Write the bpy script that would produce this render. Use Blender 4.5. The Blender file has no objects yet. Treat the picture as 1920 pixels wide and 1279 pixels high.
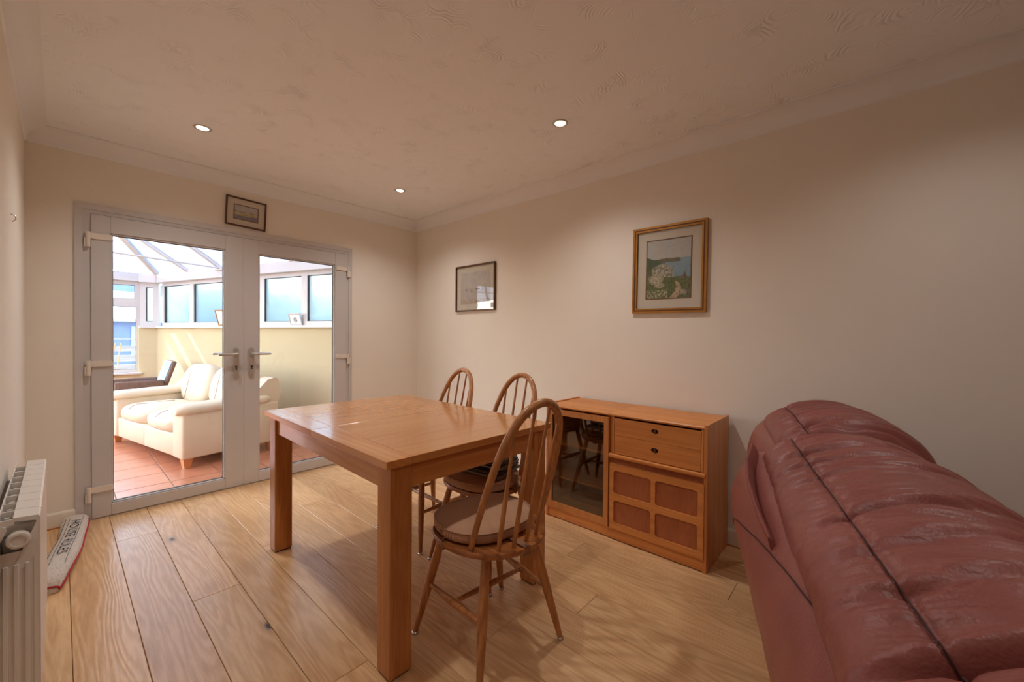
import bpy, bmesh, math, random
from mathutils import Vector, Matrix, noise
from mathutils.geometry import tessellate_polygon
random.seed(7)
SC = bpy.context.scene
COL = SC.collection
PI = math.pi

# ------------------------------------------------------------------ camera
def make_camera():
    yaw, pitch, roll = math.radians(48.0534), math.radians(-0.6517), math.radians(0.4673)
    F = Vector((math.sin(yaw)*math.cos(pitch), math.cos(yaw)*math.cos(pitch), math.sin(pitch)))
    R = Vector((math.cos(yaw), -math.sin(yaw), 0)); U = R.cross(F)
    R2 = R*math.cos(roll)+U*math.sin(roll); U2 = U*math.cos(roll)-R*math.sin(roll)
    cd = bpy.data.cameras.new('camera'); cam = bpy.data.objects.new('camera', cd); COL.objects.link(cam)
    m = Matrix((R2, U2, -F)).transposed().to_4x4(); m.translation = Vector((-2.595, -3.7303, 1.2))
    cam.matrix_world = m
    cd.sensor_width = 36; cd.sensor_fit = 'HORIZONTAL'; cd.lens = 760.36/1920*36
    cd.clip_start = 0.02; cd.clip_end = 200
    SC.camera = cam
make_camera()

# ------------------------------------------------------------------ sky, sun, exposure
SKY_STRENGTH = 0.64
SUN_ENERGY = 5.5
LAMP_W = 15.0
EXPOSURE = 0.97
w = bpy.data.worlds.new('sky'); SC.world = w; w.use_nodes = True
nt = w.node_tree; nt.nodes.clear()
sky = nt.nodes.new('ShaderNodeTexSky'); sky.sky_type = 'NISHITA'; sky.sun_disc = False
sky.sun_elevation = math.radians(41); sky.sun_rotation = math.radians(-38); sky.dust_density = 2.0; sky.air_density = 1.0
bg = nt.nodes.new('ShaderNodeBackground'); bg.inputs['Strength'].default_value = SKY_STRENGTH
out = nt.nodes.new('ShaderNodeOutputWorld')
nt.links.new(sky.outputs[0], bg.inputs[0]); nt.links.new(bg.outputs[0], out.inputs[0])
sd = bpy.data.lights.new('sun', 'SUN'); sd.energy = SUN_ENERGY; sd.angle = math.radians(0.6); sd.color = (1.0, 0.95, 0.86)
sun = bpy.data.objects.new('sun', sd); COL.objects.link(sun)
sun.rotation_euler = Vector((0.78, -1.0, -1.10)).to_track_quat('-Z', 'Y').to_euler()
sun.location = (-8, 4, 9)
SC.view_settings.view_transform = 'Standard'; SC.view_settings.look = 'None'
SC.view_settings.exposure = EXPOSURE; SC.view_settings.gamma = 1.0; SC.view_settings.use_curve_mapping = False
try:
    SC.cycles.use_denoising = True; SC.cycles.use_adaptive_sampling = True; SC.cycles.adaptive_threshold = 0.03; SC.cycles.adaptive_min_samples = 16
    SC.cycles.max_bounces = 8; SC.cycles.diffuse_bounces = 5; SC.cycles.glossy_bounces = 3
    SC.cycles.transmission_bounces = 6; SC.cycles.transparent_max_bounces = 12
    SC.cycles.caustics_reflective = False; SC.cycles.caustics_refractive = False
    SC.cycles.sample_clamp_indirect = 6.0
except Exception:
    pass

# ------------------------------------------------------------------ materials
def srgb(r, g, b):
    f = lambda c: (c/255/12.92) if c/255 <= 0.04045 else ((c/255+0.055)/1.055)**2.4
    return (f(r), f(g), f(b), 1)
class NT:
    def __init__(s, name):
        s.m = bpy.data.materials.new(name); s.m.use_nodes = True; s.t = s.m.node_tree; s.t.nodes.clear()
        s.out = s.n('ShaderNodeOutputMaterial')
    def n(s, typ, **kw):
        nd = s.t.nodes.new(typ)
        for k, v in kw.items():
            if k.startswith('i_'): nd.inputs[k[2:].replace('_', ' ')].default_value = v
            else: setattr(nd, k, v)
        return nd
    def l(s, a, b): s.t.links.new(a, b)
    def surf(s, sh): s.l(sh, s.out.inputs['Surface'])
    def coord(s, scale=(1,1,1), rnd=False, kind='Object'):
        tc = s.n('ShaderNodeTexCoord'); o = tc.outputs[kind]
        if rnd:
            oi = s.n('ShaderNodeObjectInfo'); mu = s.n('ShaderNodeMath', operation='MULTIPLY'); mu.inputs[1].default_value = 53.7
            s.l(oi.outputs['Random'], mu.inputs[0])
            ad = s.n('ShaderNodeVectorMath', operation='ADD'); s.l(o, ad.inputs[0]); s.l(mu.outputs[0], ad.inputs[1]); o = ad.outputs[0]
        mp = s.n('ShaderNodeMapping'); mp.inputs['Scale'].default_value = scale; s.l(o, mp.inputs['Vector'])
        return mp.outputs[0]
    def noise(s, vec, scale, detail=3, rough=0.5, dist=0.0):
        nd = s.n('ShaderNodeTexNoise'); nd.inputs['Scale'].default_value = scale; nd.inputs['Detail'].default_value = detail
        nd.inputs['Roughness'].default_value = rough; nd.inputs['Distortion'].default_value = dist
        if vec is not None: s.l(vec, nd.inputs['Vector'])
        return nd.outputs['Fac']
    def ramp(s, fac, stops):
        r = s.n('ShaderNodeValToRGB'); e = r.color_ramp.elements
        while len(e) < len(stops): e.new(0.5)
        for x, (p, c) in zip(e, stops): x.position = p; x.color = c
        s.l(fac, r.inputs[0]); return r.outputs[0]
    def mix(s, fac, a, b, blend='MIX'):
        m = s.n('ShaderNodeMix', data_type='RGBA', blend_type=blend)
        for sock, v in ((m.inputs[0], fac), (m.inputs[6], a), (m.inputs[7], b)):
            if hasattr(v, 'links') or hasattr(v, 'is_linked'): s.l(v, sock)
            else: sock.default_value = v
        return m.outputs[2]
    def bump(s, h, strength, dist=0.01, normal=None):
        b = s.n('ShaderNodeBump'); b.inputs['Strength'].default_value = strength; b.inputs['Distance'].default_value = dist
        s.l(h, b.inputs['Height'])
        if normal is not None: s.l(normal, b.inputs['Normal'])
        return b.outputs[0]
    def pbr(s, color, rough=0.5, normal=None, **kw):
        p = s.n('ShaderNodeBsdfPrincipled')
        if hasattr(color, 'is_linked'): s.l(color, p.inputs['Base Color'])
        else: p.inputs['Base Color'].default_value = color
        if hasattr(rough, 'is_linked'): s.l(rough, p.inputs['Roughness'])
        else: p.inputs['Roughness'].default_value = rough
        if normal is not None: s.l(normal, p.inputs['Normal'])
        for k, v in kw.items(): p.inputs[k.replace('_', ' ')].default_value = v
        s.surf(p.outputs[0]); return p

def M_plain(name, col, rough=0.5, var=0.06, scale=12, bump=0.0, bscale=120, **kw):
    t = NT(name); v = t.coord()
    n = t.noise(v, scale, 3)
    c = t.ramp(n, [(0.3, tuple(x*(1-var) for x in col[:3])+(1,)), (0.7, tuple(min(1, x*(1+var)) for x in col[:3])+(1,))])
    nm = t.bump(t.noise(v, bscale, 3), bump, 0.004) if bump else None
    t.pbr(c, rough, nm, **kw); return t.m

def M_wood(name, light, dark, axis=1, ring=5.0, rough=0.35, knots=False, bump=0.15, val=0.10, stretch=14, coat=0.0, streak=0.5):
    t = NT(name)
    sc = [1.0, 1.0, 1.0]; sc[axis] = 1.0/stretch
    v = t.coord(tuple(sc), rnd=True)
    nd = t.n('ShaderNodeTexNoise'); nd.inputs['Scale'].default_value = ring*0.55; nd.inputs['Detail'].default_value = 2; t.l(v, nd.inputs['Vector'])
    vm = t.n('ShaderNodeVectorMath', operation='SCALE'); vm.inputs['Scale'].default_value = 0.55
    t.l(nd.outputs['Color'], vm.inputs[0])
    ad = t.n('ShaderNodeVectorMath', operation='ADD'); t.l(v, ad.inputs[0]); t.l(vm.outputs[0], ad.inputs[1])
    wv = t.n('ShaderNodeTexWave', wave_type='BANDS', bands_direction=('DIAGONAL')); wv.inputs['Scale'].default_value = ring
    wv.inputs['Distortion'].default_value = 3.0; wv.inputs['Detail'].default_value = 2; wv.inputs['Detail Scale'].default_value = 1.5
    t.l(ad.outputs[0], wv.inputs['Vector'])
    fine = t.noise(v, 90, 4, 0.6)
    big = t.noise(v, 3.0, 2)
    g = t.n('ShaderNodeMath', operation='MULTIPLY'); t.l(wv.outputs['Fac'], g.inputs[0]); t.l(fine, g.inputs[1])
    c = t.ramp(g.outputs[0], [(0.02, dark), (0.45, light)])
    c2 = t.ramp(fine, [(0.35, dark), (0.6, light)])
    c = t.mix(streak, c, c2)
    c = t.mix(0.35, c, t.ramp(big, [(0.3, dark), (0.7, light)]))
    if knots:
        vv = t.coord((1, 0.45, 1) if axis == 1 else (0.45, 1, 1), rnd=True)
        vo = t.n('ShaderNodeTexVoronoi'); vo.inputs['Scale'].default_value = 3.1; t.l(vv, vo.inputs['Vector'])
        k = t.ramp(vo.outputs['Distance'], [(0.022, (1,1,1,1)), (0.05, (0.22,0.22,0.22,1)), (0.12, (0,0,0,1))])
        # only some of the cells carry a knot
        sel = t.n('ShaderNodeSeparateColor'); t.l(vo.outputs['Color'], sel.inputs[0])
        th = t.n('ShaderNodeMath', operation='GREATER_THAN'); th.inputs[1].default_value = 0.42; t.l(sel.outputs[0], th.inputs[0])
        kf = t.n('ShaderNodeMath', operation='MULTIPLY'); t.l(k, kf.inputs[0]); t.l(th.outputs[0], kf.inputs[1])
        c = t.mix(kf.outputs[0], c, (0.035, 0.022, 0.014, 1))
    oi = t.n('ShaderNodeObjectInfo')
    mr = t.n('ShaderNodeMapRange'); mr.inputs['To Min'].default_value = 1-val; mr.inputs['To Max'].default_value = 1+val*0.6
    t.l(oi.outputs['Random'], mr.inputs['Value'])
    hs = t.n('ShaderNodeHueSaturation'); t.l(c, hs.inputs['Color']); t.l(mr.outputs[0], hs.inputs['Value'])
    nm = t.bump(g.outputs[0], bump, 0.002) if bump else None
    p = t.pbr(hs.outputs[0], rough, nm)
    if coat: p.inputs['Coat Weight'].default_value = coat; p.inputs['Coat Roughness'].default_value = 0.12
    return t.m

def M_glass(name, tint=(1,1,1,1), ior=1.45, rough=0.0):
    t = NT(name); tr = t.n('ShaderNodeBsdfTransparent'); tr.inputs[0].default_value = tint
    gl = t.n('ShaderNodeBsdfGlossy'); gl.inputs['Roughness'].default_value = rough
    f0 = ((ior-1)/(ior+1))**2
    ge = t.n('ShaderNodeNewGeometry'); dp = t.n('ShaderNodeVectorMath', operation='DOT_PRODUCT'); t.l(ge.outputs['Normal'], dp.inputs[0]); t.l(ge.outputs['Incoming'], dp.inputs[1])
    ab = t.n('ShaderNodeMath', operation='ABSOLUTE'); t.l(dp.outputs['Value'], ab.inputs[0])
    om = t.n('ShaderNodeMath', operation='SUBTRACT'); om.inputs[0].default_value = 1.0; t.l(ab.outputs[0], om.inputs[1])
    pw = t.n('ShaderNodeMath', operation='POWER'); pw.inputs[1].default_value = 5.0; t.l(om.outputs[0], pw.inputs[0])
    ma = t.n('ShaderNodeMath', operation='MULTIPLY_ADD'); ma.inputs[1].default_value = 1-f0; ma.inputs[2].default_value = f0; t.l(pw.outputs[0], ma.inputs[0])
    mx = t.n('ShaderNodeMixShader'); t.l(ma.outputs[0], mx.inputs[0]); t.l(tr.outputs[0], mx.inputs[1]); t.l(gl.outputs[0], mx.inputs[2])
    t.surf(mx.outputs[0]); return t.m

def M_frosted(name):
    t = NT(name); rf = t.n('ShaderNodeBsdfRefraction'); rf.inputs['Roughness'].default_value = 0.32; rf.inputs['IOR'].default_value = 1.25
    rf.inputs['Color'].default_value = (0.92, 0.96, 0.97, 1)
    tl = t.n('ShaderNodeBsdfTranslucent'); tl.inputs[0].default_value = (0.66, 0.74, 0.78, 1)
    tr = t.n('ShaderNodeBsdfTransparent'); tr.inputs[0].default_value = (0.86, 0.94, 0.97, 1)
    m1 = t.n('ShaderNodeMixShader'); m1.inputs[0].default_value = 0.5; t.l(rf.outputs[0], m1.inputs[1]); t.l(tl.outputs[0], m1.inputs[2])
    m2 = t.n('ShaderNodeMixShader'); m2.inputs[0].default_value = 0.25; t.l(m1.outputs[0], m2.inputs[1]); t.l(tr.outputs[0], m2.inputs[2])
    t.surf(m2.outputs[0]); return t.m

def M_polycarb(name):
    t = NT(name); v = t.coord()
    wv = t.n('ShaderNodeTexWave', bands_direction='X'); wv.inputs['Scale'].default_value = 10.0; t.l(v, wv.inputs['Vector'])
    c = t.ramp(wv.outputs['Fac'], [(0.25, (0.28, 0.31, 0.37, 1)), (0.6, (0.42, 0.45, 0.50, 1))])
    tl = t.n('ShaderNodeBsdfTranslucent'); t.l(c, tl.inputs[0])
    tr = t.n('ShaderNodeBsdfTransparent'); t.l(c, tr.inputs[0])
    m = t.n('ShaderNodeMixShader'); m.inputs[0].default_value = 0.06; t.l(tl.outputs[0], m.inputs[1]); t.l(tr.outputs[0], m.inputs[2])
    t.surf(m.outputs[0]); return t.m

def M_emit(name, col, strength):
    t = NT(name); e = t.n('ShaderNodeEmission'); e.inputs[0].default_value = col; e.inputs[1].default_value = strength
    t.surf(e.outputs[0]); return t.m

def M_leather(name, col, rough=0.4, bscale=260, bump=0.25, var=0.12):
    t = NT(name); v = t.coord()
    n = t.noise(v, 5, 4)
    c = t.ramp(n, [(0.3, tuple(x*(1-var) for x in col[:3])+(1,)), (0.7, tuple(min(1, x*(1+var)) for x in col[:3])+(1,))])
    vo = t.n('ShaderNodeTexVoronoi', feature='SMOOTH_F1'); vo.inputs['Scale'].default_value = bscale; t.l(v, vo.inputs['Vector'])
    b1 = t.bump(vo.outputs['Distance'], bump, 0.002)
    b2 = t.bump(t.noise(v, 34, 4, 0.6), bump*0.8, 0.004, b1)
    rr = t.n('ShaderNodeMapRange'); rr.inputs['To Min'].default_value = rough-0.06; rr.inputs['To Max'].default_value = rough+0.1; t.l(n, rr.inputs['Value'])
    t.pbr(c, rr.outputs[0], b2, **{'Specular IOR Level': 0.45}); return t.m

def M_artex(name, col):
    t = NT(name); v = t.coord()
    vo = t.n('ShaderNodeTexVoronoi'); vo.inputs['Scale'].default_value = 8.0; vo.inputs['Randomness'].default_value = 1.0
    nz = t.n('ShaderNodeTexNoise'); nz.inputs['Scale'].default_value = 5.0; t.l(v, nz.inputs['Vector'])
    sc = t.n('ShaderNodeVectorMath', operation='SCALE'); sc.inputs['Scale'].default_value = 0.12; t.l(nz.outputs['Color'], sc.inputs[0])
    ad = t.n('ShaderNodeVectorMath', operation='ADD'); t.l(v, ad.inputs[0]); t.l(sc.outputs[0], ad.inputs[1]); t.l(ad.outputs[0], vo.inputs['Vector'])
    mu = t.n('ShaderNodeMath', operation='MULTIPLY'); mu.inputs[1].default_value = 55; t.l(vo.outputs['Distance'], mu.inputs[0])
    sn = t.n('ShaderNodeMath', operation='SINE'); t.l(mu.outputs[0], sn.inputs[0])
    n2 = t.noise(v, 7.0, 2)
    msk = t.ramp(n2, [(0.50, (0,0,0,1)), (0.72, (1,1,1,1))])
    h = t.n('ShaderNodeMath', operation='MULTIPLY'); t.l(sn.outputs[0], h.inputs[0]); t.l(msk, h.inputs[1])
    b1 = t.bump(h.outputs[0], 0.6, 0.0042)
    b2 = t.bump(t.noise(v, 70, 3), 0.10, 0.004, b1)
    t.pbr(col, 0.8, b2); return t.m

def M_fabric(name, c1, c2, scale=420, rough=0.9, bump=0.5):
    t = NT(name); v = t.coord()
    wv = t.n('ShaderNodeTexWave', bands_direction='X'); wv.inputs['Scale'].default_value = scale/6.0; wv.inputs['Distortion'].default_value = 0.6; t.l(v, wv.inputs['Vector'])
    n = t.noise(v, scale, 2)
    f = t.n('ShaderNodeMath', operation='MULTIPLY'); t.l(wv.outputs['Fac'], f.inputs[0]); t.l(n, f.inputs[1])
    c = t.ramp(f.outputs[0], [(0.08, c1), (0.5, c2)])
    t.pbr(c, rough, t.bump(f.outputs[0], bump, 0.002)); return t.m

def M_vcol(name, rough=0.7):
    t = NT(name); a = t.n('ShaderNodeAttribute'); a.attribute_name = 'paint'
    v = t.coord(); n = t.noise(v, 90, 3)
    c = t.mix(0.12, a.outputs['Color'], t.ramp(n, [(0.3, (0.1,0.1,0.1,1)), (0.7, (0.9,0.9,0.9,1))]), 'OVERLAY')
    t.pbr(c, rough); return t.m

MAT = {}
MAT['wall'] = M_plain('cream_wall_paint', srgb(238, 230, 219), 0.85, 0.012, 3, 0.05, 180)
MAT['ceiling'] = M_artex('swirled_ceiling_plaster', srgb(246, 248, 251))
MAT['cornice'] = M_plain('white_cornice_paint', srgb(240, 241, 244), 0.7, 0.01, 4)
MAT['skirting'] = M_plain('cream_gloss_paint', srgb(232, 222, 206), 0.35, 0.02, 4)
MAT['upvc'] = M_plain('white_upvc', srgb(204, 200, 199), 0.32, 0.01, 4)
MAT['upvc_hinge'] = M_plain('cream_upvc_hinge', srgb(228, 218, 206), 0.35, 0.01, 8)
MAT['gasket'] = M_plain('dark_gasket', srgb(60, 58, 52), 0.6, 0.05)
MAT['glass'] = M_glass('clear_glass')
MAT['picture_glass'] = M_glass('picture_glass', (0.96, 0.97, 0.97, 1), 1.6)
MAT['smoked'] = M_glass('smoked_glass', (0.74, 0.70, 0.64, 1), 2.1)
MAT['frosted'] = M_frosted('misted_glass')
MAT['polycarb'] = M_polycarb('ribbed_polycarbonate')
MAT['chrome'] = M_plain('satin_metal', srgb(205, 200, 195), 0.3, 0.02, Metallic=1.0)
MAT['handle'] = M_plain('silver_handle', srgb(200, 196, 190), 0.35, 0.02, Metallic=0.6)
MAT['floor'] = M_wood('oak_floor', srgb(236, 197, 148), srgb(202, 154, 104), axis=1, ring=11, rough=0.30, knots=True, bump=0.22, val=0.10, stretch=10, streak=0.40)
MAT['subfloor'] = M_plain('dark_floor_joint', srgb(58, 36, 22), 0.8, 0.1)
MAT['oak_x'] = M_wood('oak_table_across', srgb(206, 140, 78), srgb(182, 114, 56), axis=0, ring=8, rough=0.24, bump=0, val=0.05, stretch=18, coat=0.5, streak=0.3)
MAT['oak_y'] = M_wood('oak_table_along', srgb(206, 140, 78), srgb(182, 114, 56), axis=1, ring=8, rough=0.24, bump=0, val=0.05, stretch=18, coat=0.5, streak=0.3)
MAT['oak_z'] = M_wood('oak_table_upright', srgb(204, 138, 74), srgb(158, 92, 40), axis=2, ring=6, rough=0.36, bump=0.06, val=0.05, stretch=16, coat=0.2)
MAT['elm'] = M_wood('elm_chair_frame', srgb(196, 134, 78), srgb(146, 88, 42), axis=2, ring=9, rough=0.36, bump=0.05, val=0.06, stretch=10, coat=0.25)
MAT['elm_seat'] = M_wood('elm_chair_seat', srgb(184, 116, 62), srgb(128, 72, 34), axis=1, ring=9, rough=0.36, bump=0.05, val=0.06, stretch=8, coat=0.25)
MAT['teak_y'] = M_wood('teak_veneer_level', srgb(226, 152, 84), srgb(194, 120, 60), axis=1, ring=5, rough=0.38, bump=0.05, val=0.04, stretch=26)
MAT['teak_z'] = M_wood('teak_veneer_upright', srgb(222, 150, 86), srgb(190, 118, 60), axis=2, ring=5, rough=0.38, bump=0.05, val=0.04, stretch=26)
MAT['teak_dark'] = M_wood('dark_teak_panel', srgb(184, 110, 68), srgb(160, 88, 52), axis=2, ring=3, rough=0.42, bump=0.04, val=0.03, stretch=6)
MAT['teak_inside'] = M_plain('cabinet_inside', srgb(120, 78, 48), 0.6, 0.06)
MAT['black'] = M_plain('near_black', srgb(26, 22, 20), 0.6, 0.05)
MAT['knob'] = M_plain('dark_wood_knob', srgb(92, 52, 30), 0.4, 0.08)
MAT['cushion'] = M_fabric('brown_ribbed_fabric', srgb(150, 108, 82), srgb(214, 168, 132), 900)
MAT['strap'] = M_plain('brown_strap', srgb(140, 98, 72), 0.8, 0.05)
MAT['cloth'] = M_fabric('grey_beige_cloth', srgb(120, 110, 98), srgb(186, 172, 154), 500)
MAT['cloth2'] = M_fabric('dark_grey_cloth', srgb(70, 66, 62), srgb(120, 112, 104), 500)
MAT['leather'] = M_leather('maroon_leather', srgb(142, 80, 72), 0.40)
MAT['stitch'] = M_plain('dark_stitching', srgb(62, 26, 26), 0.7, 0.05)
MAT['cream_leather'] = M_leather('cream_leather', srgb(216, 199, 172), 0.45, 260, 0.15, 0.05)
MAT['beech'] = M_wood('beech_foot', srgb(216, 150, 96), srgb(180, 112, 62), axis=2, ring=5, rough=0.4, bump=0.03)
MAT['radiator'] = M_plain('white_radiator_enamel', srgb(222, 214, 204), 0.35, 0.01, 4)
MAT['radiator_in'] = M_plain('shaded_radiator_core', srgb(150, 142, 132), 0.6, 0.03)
MAT['sack'] = None
MAT['red'] = M_plain('red_piping', srgb(176, 34, 48), 0.7, 0.06)
MAT['ink'] = M_plain('black_print', srgb(30, 27, 27), 0.8, 0.05)
MAT['ink_red'] = M_plain('faded_red_print', srgb(190, 120, 118), 0.8, 0.05)
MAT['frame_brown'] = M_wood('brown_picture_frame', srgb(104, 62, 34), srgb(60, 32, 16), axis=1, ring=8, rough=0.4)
MAT['frame_gold'] = M_plain('gold_picture_frame', srgb(176, 124, 56), 0.38, 0.12, 30, Metallic=0.55)
MAT['frame_gold_dark'] = M_plain('dark_gold_groove', srgb(96, 54, 22), 0.45, 0.1, 30)
MAT['mount'] = M_plain('ivory_mount_board', srgb(228, 214, 196), 0.85, 0.01)
MAT['mount_line'] = M_plain('brown_mount_line', srgb(126, 88, 70), 0.8, 0.02)
MAT['paint'] = M_vcol('printed_picture')
MAT['tile'] = M_plain('terracotta_tile', srgb(178, 116, 88), 0.28, 0.14, 9)
MAT['grout'] = M_plain('grey_grout', srgb(160, 148, 132), 0.9, 0.05)
MAT['cons_wall'] = M_plain('pale_yellow_render', srgb(196, 182, 146), 0.85, 0.01, 4)
MAT['wicker'] = M_fabric('brown_wicker', srgb(84, 62, 52), srgb(142, 112, 94), 260, 0.7, 0.9)
MAT['blue_weave'] = M_fabric('pale_blue_weave', srgb(120, 160, 205), srgb(205, 226, 245), 200, 0.8, 0.4)
MAT['fence'] = M_wood('weathered_fence_wood', srgb(212, 208, 206), srgb(170, 164, 160), axis=0, ring=4, rough=0.8)
MAT['shed_blue'] = M_plain('blue_shed_paint', srgb(140, 164, 214), 0.6, 0.1, 4)
MAT['shed_roof'] = M_plain('pale_shed_roof', srgb(206, 226, 232), 0.6, 0.05, 4)
MAT['ground'] = M_plain('garden_gravel', srgb(150, 146, 132), 0.9, 0.2, 20)
MAT['cane'] = M_plain('bamboo', srgb(206, 176, 140), 0.6, 0.1)
MAT['leaf'] = M_plain('hedge_green', srgb(150, 172, 148), 0.8, 0.4, 14, 0.8, 30)
MAT['lens'] = M_emit('lit_downlight_lens', (1.0, 0.80, 0.48, 1), 4.0)

# ------------------------------------------------------------------ mesh helpers
class MB:
    """collects geometry, then becomes ONE mesh object"""
    def __init__(s): s.bm = bmesh.new()
    def _merge(s, b):
        me = bpy.data.meshes.new('tmp'); b.to_mesh(me); b.free(); s.bm.from_mesh(me); bpy.data.meshes.remove(me)
    def box(s, lo, hi, bev=0.0, seg=2, mtx=None):
        b = bmesh.new(); bmesh.ops.create_cube(b, size=1)
        lo = Vector(lo); hi = Vector(hi); c = (lo+hi)/2; d = hi-lo
        for v in b.verts: v.co = Vector((v.co.x*d.x, v.co.y*d.y, v.co.z*d.z))+c
        if bev: bmesh.ops.bevel(b, geom=list(b.edges), offset=bev, segments=seg, profile=0.5, affect='EDGES')
        if mtx is not None: bmesh.ops.transform(b, matrix=mtx, verts=b.verts)
        s._merge(b); return s
    def tube(s, pts, rad, seg=12, cap=True, flat=1.0):
        pts = [Vector(p) for p in pts]; n = len(pts)
        rad = [rad]*n if not hasattr(rad, '__len__') else rad
        rings = []; up = None
        for i, p in enumerate(pts):
            d = (pts[min(i+1, n-1)]-pts[max(i-1, 0)]).normalized()
            if up is None:
                up = Vector((0,0,1)) if abs(d.z) < 0.9 else Vector((0,1,0))
            a = d.cross(up).normalized(); up = a.cross(d).normalized()
            rings.append([s.bm.verts.new(p+(a*math.cos(2*PI*k/seg)+up*math.sin(2*PI*k/seg)*flat)*rad[i]) for k in range(seg)])
        for i in range(n-1):
            for k in range(seg):
                s.bm.faces.new((rings[i][k], rings[i][(k+1)%seg], rings[i+1][(k+1)%seg], rings[i+1][k]))
        if cap: s.bm.faces.new(rings[0][::-1]); s.bm.faces.new(rings[-1])
        return s
    def lathe(s, prof, seg=24, mtx=None):
        b = bmesh.new(); rings = []
        for r, z in prof: rings.append([b.verts.new((r*math.cos(2*PI*k/seg), r*math.sin(2*PI*k/seg), z)) for k in range(seg)])
        for i in range(len(rings)-1):
            for k in range(seg): b.faces.new((rings[i][k], rings[i][(k+1)%seg], rings[i+1][(k+1)%seg], rings[i+1][k]))
        b.faces.new(rings[0][::-1]); b.faces.new(rings[-1])
        bmesh.ops.recalc_face_normals(b, faces=b.faces)
        if mtx is not None: bmesh.ops.transform(b, matrix=mtx, verts=b.verts)
        s._merge(b); return s
    def plate(s, outer, holes, z0, z1, mtx=None):
        """flat plate in XY with holes, extruded z0..z1"""
        b = bmesh.new(); loops = [outer]+holes
        tri = tessellate_polygon([[Vector((x, y, 0)) for x, y in L] for L in loops])
        flat = [p for L in loops for p in L]
        lo = [b.verts.new((x, y, z0)) for x, y in flat]; hi = [b.verts.new((x, y, z1)) for x, y in flat]
        for a, c, d in tri:
            for vs in ((lo[a], lo[c], lo[d]), (hi[a], hi[d], hi[c])):
                try: b.faces.new(vs)
                except ValueError: pass
        o = 0
        for L in loops:
            n = len(L)
            for i in range(n):
                j = (i+1) % n
                b.faces.new((lo[o+i], lo[o+j], hi[o+j], hi[o+i]))
            o += n
        bmesh.ops.recalc_face_normals(b, faces=b.faces)
        if mtx is not None: bmesh.ops.transform(b, matrix=mtx, verts=b.verts)
        s._merge(b); return s
    def prism(s, poly, axis, a, c):
        """polygon extruded along an axis: poly given in the two other axes in order"""
        def p(u, v, t): return {0: (t, u, v), 1: (u, t, v), 2: (u, v, t)}[axis]
        A = [s.bm.verts.new(p(u, v, a)) for u, v in poly]; B = [s.bm.verts.new(p(u, v, c)) for u, v in poly]
        n = len(poly)
        fs = [s.bm.faces.new(A), s.bm.faces.new(B[::-1])]
        for i in range(n): fs.append(s.bm.faces.new((A[i], B[i], B[(i+1)%n], A[(i+1)%n])))
        bmesh.ops.recalc_face_normals(s.bm, faces=fs); return s
    def grid(s, fn, nu, nv, closed_u=False, closed_v=False, caps=False):
        V = [[s.bm.verts.new(fn(i/(nu if closed_u else nu-1), j/(nv if closed_v else nv-1))) for j in range(nv)] for i in range(nu)]
        for i in range(nu if closed_u else nu-1):
            for j in range(nv if closed_v else nv-1):
                s.bm.faces.new((V[i][j], V[(i+1)%nu][j], V[(i+1)%nu][(j+1)%nv], V[i][(j+1)%nv]))
        if caps:
            s.bm.faces.new(V[0][::-1] if True else V[0]); s.bm.faces.new(V[-1])
        return s
    def pillow(s, c, size, p=3.2, nu=40, nv=24, disp=None, mtx=None):
        b = bmesh.new(); hx, hy, hz = (x/2 for x in size)
        sg = lambda x, e: math.copysign(abs(x)**e, x)
        e = 2.0/p; V = []
        for j in range(nv+1):
            ph = -PI/2+PI*j/nv; row = []
            for i in range(nu):
                th = 2*PI*i/nu
                q = Vector((sg(math.cos(ph), e*1.15)*sg(math.cos(th), e), sg(math.cos(ph), e*1.15)*sg(math.sin(th), e), sg(math.sin(ph), e*1.5)))
                q = Vector((q.x*hx, q.y*hy, q.z*hz))
                if disp: q += disp(q)
                row.append(b.verts.new(q+Vector(c)))
            V.append(row)
        for j in range(nv):
            for i in range(nu): b.faces.new((V[j][i], V[j][(i+1)%nu], V[j+1][(i+1)%nu], V[j+1][i]))
        bmesh.ops.remove_doubles(b, verts=b.verts, dist=1e-5)
        bmesh.ops.recalc_face_normals(b, faces=b.faces)
        if mtx is not None: bmesh.ops.transform(b, matrix=mtx, verts=b.verts)
        s._merge(b); return s
    def build(s, name, mat, parent=None, smooth=None, fix=False, **tags):
        if fix: bmesh.ops.recalc_face_normals(s.bm, faces=s.bm.faces)
        me = bpy.data.meshes.new(name); s.bm.to_mesh(me); s.bm.free()
        me.materials.append(MAT[mat] if isinstance(mat, str) else mat)
        if smooth is not None:
            me.polygons.foreach_set('use_smooth', [True]*len(me.polygons))
            if smooth < 180: me.set_sharp_from_angle(angle=math.radians(smooth))
        o = bpy.data.objects.new(name, me); COL.objects.link(o)
        if parent is not None: o.parent = parent
        tag(o, **tags); return o

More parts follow.
